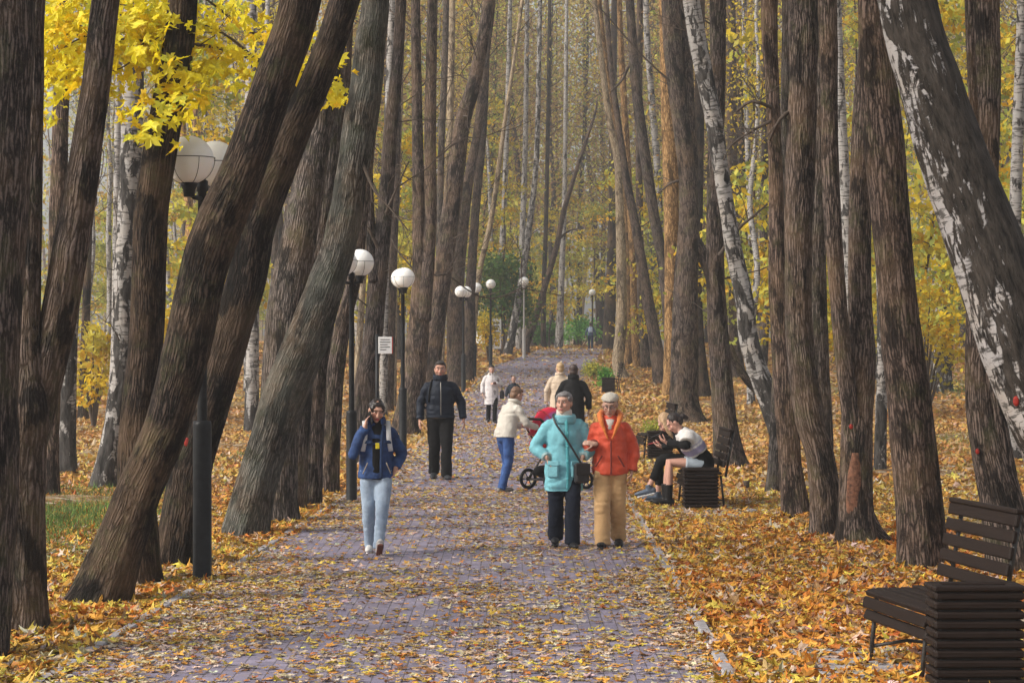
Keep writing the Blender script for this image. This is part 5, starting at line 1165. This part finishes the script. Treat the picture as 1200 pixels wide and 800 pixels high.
# ---- elderly woman in the white coat with handbag
kn, an = WALK(1, .08)
c = person(at(576, 61.), 1.52, R(6), 'small elderly woman with black hair in a white patterned coat', dict(el={-1: (-.26, .03, 1.07), 1: (.28, .03, 1.09)}, wr={-1: (-.26, -.03, .84), 1: (.10, -.20, 1.12)}, kn=kn, an=an, head={}, skin=(.56, .35, .27), fat=1.1, hand={1: dict(d=(-1, -.1, .1), n=(0, .5, -.6))}))
def wcoat(co):
    n_ = vnoise(co * (11, 11, 11), 5); b = np.tile((.68, .64, .64), (len(co), 1)); b[n_ > .74] = (.30, .27, .27); b[np.abs(co[:, 0] - .02) < .008] = (.35, .32, .32); return b
jacket(c, M['tinted_cloth'], .52, 1.06, 1.02, (.08, .072, .058), .008, 'coat', colfn=wcoat, seed=9, ry=1.1)
collar(c, M['cream'], .092, .03, .02, 'collar', .01, .03, .6)
trousers(c, M['black_cloth'], (.09, .07, .066), .006, seed=10); shoes(c, None)
hair(c, (.014, .011, .010), SHORT + [('e', (0, -.02, .08), (.078, .07, .05))], amp=.007)
m = MB(); m.box((.07, -.245, 1.14), (.10, .035, .075), rotm(0, 0, .3), .012); worldobj(m, 'purse', plain('brown_leather', (.10, .035, .03), .5), 'small dark red purse held to the chest of the woman in the white coat', 'purse', c, False)
bag(c, (.30, -.04, .80), (.13, .11, .24), [(.29, -.08, .91), (.295, -.06, 1.06), (.28, .02, 1.12), (.30, .02, 1.06), (.31, -.01, .91)], 'black handbag hanging from the arm of the woman in the white coat', M['bag'], 'handbag', 'handbag', flap=False)

# ---- small boy
kn, an = WALK(1, .1)
c = person(at(602, 62.5), 1.16, R(-8), 'small boy in a dark jacket walking behind the woman with the pushchair', dict(el={-1: (-.26, .0, 1.08), 1: (.26, .0, 1.08)}, wr={-1: (-.29, -.08, .88), 1: (.27, -.1, .88)}, kn=kn, an=an, head=dict(c=(0, -.03, 1.57)), skin=(.56, .34, .27), shoulder=.16))
jacket(c, cloth('slate_cloth', (.03, .038, .05)), .84, 1.06, 1.0, (.082, .074, .058), .01, 'jacket', seed=11)
trousers(c, M['black_cloth'], (.09, .075, .07), .006, seed=12); shoes(c, None)
hair(c, (.20, .13, .08), SHORT, amp=.003)

# ---- woman pushing the pushchair
PX = at(592, 33.2)
kn = {1: (.09, -.10, .475), -1: (-.09, .0, .465)}; an = {1: (.09, -.02, .088), -1: (-.09, .13, .10)}
c = person((PX[0], PX[1], PX[2]), 1.54, R(126), 'woman in a cream jacket and blue jeans bending a little to push a pushchair', dict(lean=R(13), bend=.22, el={-1: (-.25, -.22, 1.06), 1: (.25, -.22, 1.06)}, wr={-1: (-.20, -.46, .99), 1: (.20, -.46, .99)}, kn=kn, an=an, head=dict(c=(0, -.22, 1.49), pitch=R(20), yaw=R(0)), skin=(.56, .33, .25), hand={-1: dict(d=(.1, -1, -.1), n=(0, -.2, -1), curl=.75), 1: dict(d=(-.1, -1, -.1), n=(0, -.2, -1), curl=.75)}))
jacket(c, cloth('cream_jacket_cloth', (.66, .62, .55), .8), .84, 1.06, 1.04, (.080, .070, .054), .013, 'jacket', seed=13)
collar(c, bpy.data.materials['cream_jacket_cloth'], .088, .04, .018)
M['jeans'] = denim('mid_blue_denim', (.014, .045, .17), (.05, .13, .36)); trousers(c, M['jeans'], (.094, .074, .066), .010, seed=14)
shoes(c, None, .25, .044, upper=(.25, .22, .19), sole=(.1, .09, .08))
hair(c, (.19, .105, .062), SHORT + [('e', (0, -.03, .085), (.072, .06, .035))], amp=.007)
W = c
# ---- pushchair: stands by itself in front of her
def pushchair(loc, rz):
    o = empty('pushchair', loc, rz, 'red pushchair with purple lined hood and black frame', 'pushchair')
    fr = MB()
    for s in (-1, 1):
        fr.tube([(s * .24, .42, 1.00), (s * .24, .30, .80), (s * .25, -.02, .42), (s * .25, -.36, .15)], .015, 8, step=.06); fr.tube([(s * .25, .05, .50), (s * .27, .30, .15)], .015, 8)
        fr.tube([(s * .27, .30, .15), (s * .25, -.36, .15)], .010, 8)
    fr.tube([(-.27, .30, .15), (.27, .30, .15)], .013, 8); fr.tube([(-.25, -.36, .15), (.25, -.36, .15)], .013, 8); fr.build('frame', M['rod'], o)
    h = MB(); h.tube([(-.24, .42, 1.0), (-.22, .46, 1.04), (.22, .46, 1.04), (.24, .42, 1.0)], .020, 10); h.build('handle', M['black_metal'], o)
    for (x, y, r_) in ((-.29, .30, .155), (.29, .30, .155), (-.25, -.36, .135), (.25, -.36, .135)):
        wv = MB(); wv.tube([(x + (0), y + math.cos(q) * (r_ - .025), r_ + math.sin(q) * (r_ - .025)) for q in np.linspace(0, 2 * math.pi, 25)], [(.024, .026)] * 25, 8, (1, 0, 0), cap=False); wh = wv.build('wheel', M['black_metal'], o)
        rm = MB(); rm.lathe([(0, -.02), (.03, -.02), (.03, .02), (0, .02)], (x, y, r_), 12, rotm(0, R(90), 0))
        for q in range(6): rm.tube([(x, y, r_), (x, y + math.cos(q * 1.047) * (r_ - .04), r_ + math.sin(q * 1.047) * (r_ - .04))], .007, 5)
        rm.build('hub', M['rod'], wh)
    red = cloth('red_fabric', (.62, .022, .03), .65); pur = cloth('purple_lining', (.32, .09, .26), .7)
    s_ = MB(); s_.tube([(0, .36, .70), (0, .20, .63), (0, -.10, .62), (0, -.36, .68), (0, -.44, .74)], [(.20, .10), (.21, .11), (.20, .10), (.19, .08), (.17, .05)], 16, step=.05); blob(s_, 'carrycot', red, o, .014, 3, .005)
    hd_ = MB(); nu, nv = 20, 9; V = []
    for i in range(nu + 1):
        a = math.pi * i / nu
        for j in range(nv + 1):
            b_ = R(5) + R(115) * j / nv
            V.append((math.cos(a) * .235, .12 + math.sin(a) * math.cos(b_) * .33, .78 + math.sin(a) * math.sin(b_) * .43))
    V = np.array(V); Q = [(i * (nv + 1) + j, (i + 1) * (nv + 1) + j, (i + 1) * (nv + 1) + j + 1, i * (nv + 1) + j + 1) for i in range(nu) for j in range(nv)]
    hd_.add(V, Q, C=np.where((np.abs(V[:, :1]) > .13) & (V[:, 2:] < 1.17), (.34, .10, .27), (.66, .03, .07))); ho = hd_.build('hood', M['tinted_cloth'], o, True, True); md = ho.modifiers.new('thick', 'SOLIDIFY'); md.thickness = .012
    rm = MB()
    for b_ in (R(5), R(60), R(120)): rm.tube([(math.cos(a) * .243, .12 + math.sin(a) * math.cos(b_) * .345, .78 + math.sin(a) * math.sin(b_) * .442) for a in np.linspace(0, math.pi, 21)], .016 if b_ > 1.5 or b_ < .5 else .007, 8)
    rm.build('hood_trim', red, ho)
    bk = MB(); bk.tube([(0, .26, .27), (0, .0, .25), (0, -.26, .27)], [(.21, .09), (.22, .10), (.20, .07)], 14, round_=True); bk.build('basket', M['black_cloth'], o)
dv = rotm(0, 0, R(126)) @ np.array((0, -1.0, 0))
hw = c['world']((0, -.50, 1.0)); pushchair((hw[0] + dv[0] * .46, hw[1] + dv[1] * .46, float(gz(hw[0], hw[1])) + .035), R(126))

# ---- couple walking away
kn, an = WALK(1, .12)
c = person(at(656, 50.), 1.70, R(180), 'man in a beige coat with fair hair walking away', dict(el={-1: (-.27, .0, 1.07), 1: (.27, .0, 1.07)}, wr={-1: (-.27, -.06, .83), 1: (.27, -.06, .83)}, kn=kn, an=an, head=dict(yaw=R(20)), skin=(.58, .36, .28), eyes=False))
jacket(c, cloth('beige_cloth', (.58, .46, .34)), .70, 1.08, 1.02, (.082, .072, .056), .009, 'coat', seed=15, ry=1.1); collar(c, bpy.data.materials['beige_cloth'], .088, .04, .018)
trousers(c, cloth('grey_brown_cloth', (.10, .085, .07)), (.1, .08, .075), .006, seed=16); shoes(c, None); hair(c, (.42, .28, .14), SHORT, amp=.003)
bag(c, (.27, -.10, .55), (.10, .28, .26), [(.27, -.18, .68), (.27, -.08, .80), (.27, .02, .68)], 'dark bag carried low by the man in the beige coat', M['bag'], 'carrier_bag', 'bag', flap=False)
kn, an = WALK(-1, .12)
c = person(at(672, 44.), 1.72, R(176), 'person in a black coat with dark hair walking away', dict(el={-1: (-.28, .0, 1.07), 1: (.28, .0, 1.07)}, wr={-1: (-.28, -.06, .83), 1: (.28, -.06, .83)}, kn=kn, an=an, head=dict(yaw=R(0)), skin=(.5, .3, .22), eyes=False, shoulder=.18))
jacket(c, M['black_cloth'], .60, 1.06, 1.04, (.080, .072, .058), .009, 'coat', seed=17, ry=1.1); collar(c, M['black_cloth'], .09, .045, .02)
trousers(c, M['black_cloth'], (.1, .08, .075), .006, seed=18); shoes(c, None); hair(c, (.05, .030, .024), SHORT + [('e', (0, .05, -.03), (.08, .06, .06))], amp=.004)

# ---- distant walker
kn, an = WALK(1, .15)
c = person(at(692, 150.), 1.68, R(180), 'distant walker in blue seen from behind with a pale backpack', dict(el={-1: (-.28, .0, 1.07), 1: (.28, .0, 1.07)}, wr={-1: (-.30, -.06, .83), 1: (.30, -.06, .83)}, kn=kn, an=an, head={}, eyes=False))
jacket(c, cloth('slate_blue_cloth', (.06, .10, .17)), .84, 1.05, seed=19); trousers(c, cloth('dark_blue_cloth', (.025, .04, .07)), seed=20); shoes(c, None); hair(c, (.03, .022, .018), SHORT)
m = MB(); m.box((0, .19, 1.2), (.29, .15, .36), None, .05); worldobj(m, 'backpack', cloth('pale_blue_cloth', (.35, .42, .52)), 'pale backpack on the back of the distant walker', 'backpack', c, False)
m = MB(); m.box((-.33, -.06, .58), (.10, .25, .28), None, .03); worldobj(m, 'bag', M['bag'], 'dark bag in the hand of the distant walker', 'bag', c, False)

# ---- two young women on the bench
SB = dict(kn={-1: (-.10, -.44, .54), 1: (.10, -.44, .54)}, an={-1: (-.10, -.42, .12), 1: (.10, -.40, .12)})
# the far one: black trousers, one ankle over the other knee's side, blond hair falling forward
bx, by = 2.47, 31.02
c = person((bx, by, float(gz(bx, by)) + .03), 1.66, R(-92), 'young woman with long fair hair sitting on the bench farther from the bin, looking down', dict(pel=(0, .02, .58), lean=R(34), bend=.2, el={-1: (-.22, -.24, .80), 1: (.22, -.26, .80)}, wr={-1: (-.06, -.42, .74), 1: (.08, -.44, .75)}, kn={-1: (-.10, -.46, .56), 1: (.12, -.44, .58)}, an={-1: (-.08, -.50, .115), 1: (.07, -.62, .22)}, toe={-1: (0, -1, 0), 1: (-.1, -1, 0)}, head=dict(pitch=R(48), c=(0, -.40, 1.075)), skin=(.62, .36, .28), brow=(.15, .1, .06), hand={-1: dict(d=(.3, -1, .2), n=(.3, .2, 1), curl=.6), 1: dict(d=(-.3, -1, .2), n=(-.3, .2, 1), curl=.6)}))
jacket(c, M['black_cloth'], .86, 1.02, 1.0, (.078, .07, .054), .008, 'jacket', seed=21)
trousers(c, M['black_cloth'], (.095, .07, .056), .006, hemz=-.10, seed=22)
shoes(c, None, .26, .046, sole=(.62, .62, .62), upper=(.10, .13, .18), pitch={1: R(-14), -1: R(0)})
hair(c, (.46, .30, .17), SHORT + [('t', [(-.07, .0, .04), (-.088, -.04, -.04), (-.085, -.075, -.15), (-.08, -.09, -.26)], [.03, .034, .030, .016]), ('t', [(.07, .0, .04), (.088, -.04, -.04), (.085, -.07, -.15), (.08, -.08, -.22)], [.03, .034, .030, .016]), ('e', (0, .07, -.05), (.085, .05, .09))], amp=.005)
m = MB(); m.box((.02, -.56, .80), (.075, .15, .011), rotm(R(12)), .005); worldobj(m, 'phone', plain('red_phone_case', (.35, .02, .03), .4), 'red phone held by the fair haired woman on the bench', 'phone', c, False)
# the near one: pale shorts, boots, striped shawl over a black jacket
bx, by = 2.50, 30.42
c = person((bx, by, float(gz(bx, by)) + .03), 1.64, R(-90), 'young woman in pale shorts and a white and lavender shawl sitting nearest the bin', dict(pel=(0, .03, .58), lean=R(30), bend=.25, el={-1: (-.24, -.20, .82), 1: (.24, -.22, .82)}, wr={-1: (-.10, -.44, .83), 1: (.10, -.46, .84)}, kn={-1: (-.10, -.43, .575), 1: (.10, -.42, .58)}, an={-1: (-.09, -.47, .12), 1: (.10, -.44, .12)}, head=dict(pitch=R(42), c=(0, -.36, 1.105)), skin=(.62, .34, .26), brow=(.03, .02, .015), hand={-1: dict(d=(.2, -1, .5), n=(.4, .3, 1), curl=.6), 1: dict(d=(-.2, -1, .5), n=(-.4, .3, 1), curl=.6)}))
jacket(c, M['black_cloth'], .82, 1.03, 1.0, (.08, .07, .054), .009, 'jacket', seed=23)
def shawlc(co):
    u = (co - c['pel']) @ c['Rl']; z = u[:, 2] + .05 * np.sin(co[:, 0] * 6); b = np.tile((.74, .71, .68), (len(co), 1)); m_ = (z > .20) & (z < .285); b[m_] = (.30, .27, .40); b[(z > .31) & (z < .33)] = (.52, .48, .56); return b
m = MB(); up = c['up']; m.tube([up(1.03), up(1.12), up(1.22), up(1.30), up(1.37), up(1.42)], [(.22, .145), (.232, .158), (.228, .155), (.205, .135), (.14, .11), (.095, .09)], 20, (1, 0, 0), step=.04)
for s in (-1, 1): m.tube([up(1.33), c['S'][s], c['S'][s] * .5 + c['EL'][s] * .5, c['S'][s] * .25 + c['EL'][s] * .75], [.11, .115, .112, .108], 14, (0, 1, 0))
blob(m, 'shawl', M['tinted_cloth'], c['body'], .012, 3, .010, 8., shawlc)
trousers(c, cloth('pale_blue_shorts', (.48, .55, .62)), (.10, .08, .07), .007, short=.55, name='shorts', seed=24)
shoes(c, None, .26, .047, boot=.14, upper=(.012, .011, .012), name='boot')
hair(c, (.022, .014, .012), SHORT + [('e', (0, .075, -.01), (.07, .06, .055)), ('t', [(0, .11, .0), (0, .15, -.02), (0, .17, -.07)], [.035, .04, .022])], amp=.006)
m = MB(); m.box((.0, -.60, .935), (.075, .15, .011), rotm(R(25)), .005); worldobj(m, 'phone', M['black_metal'], 'dark phone held by the woman in the striped shawl', 'phone', c, False)
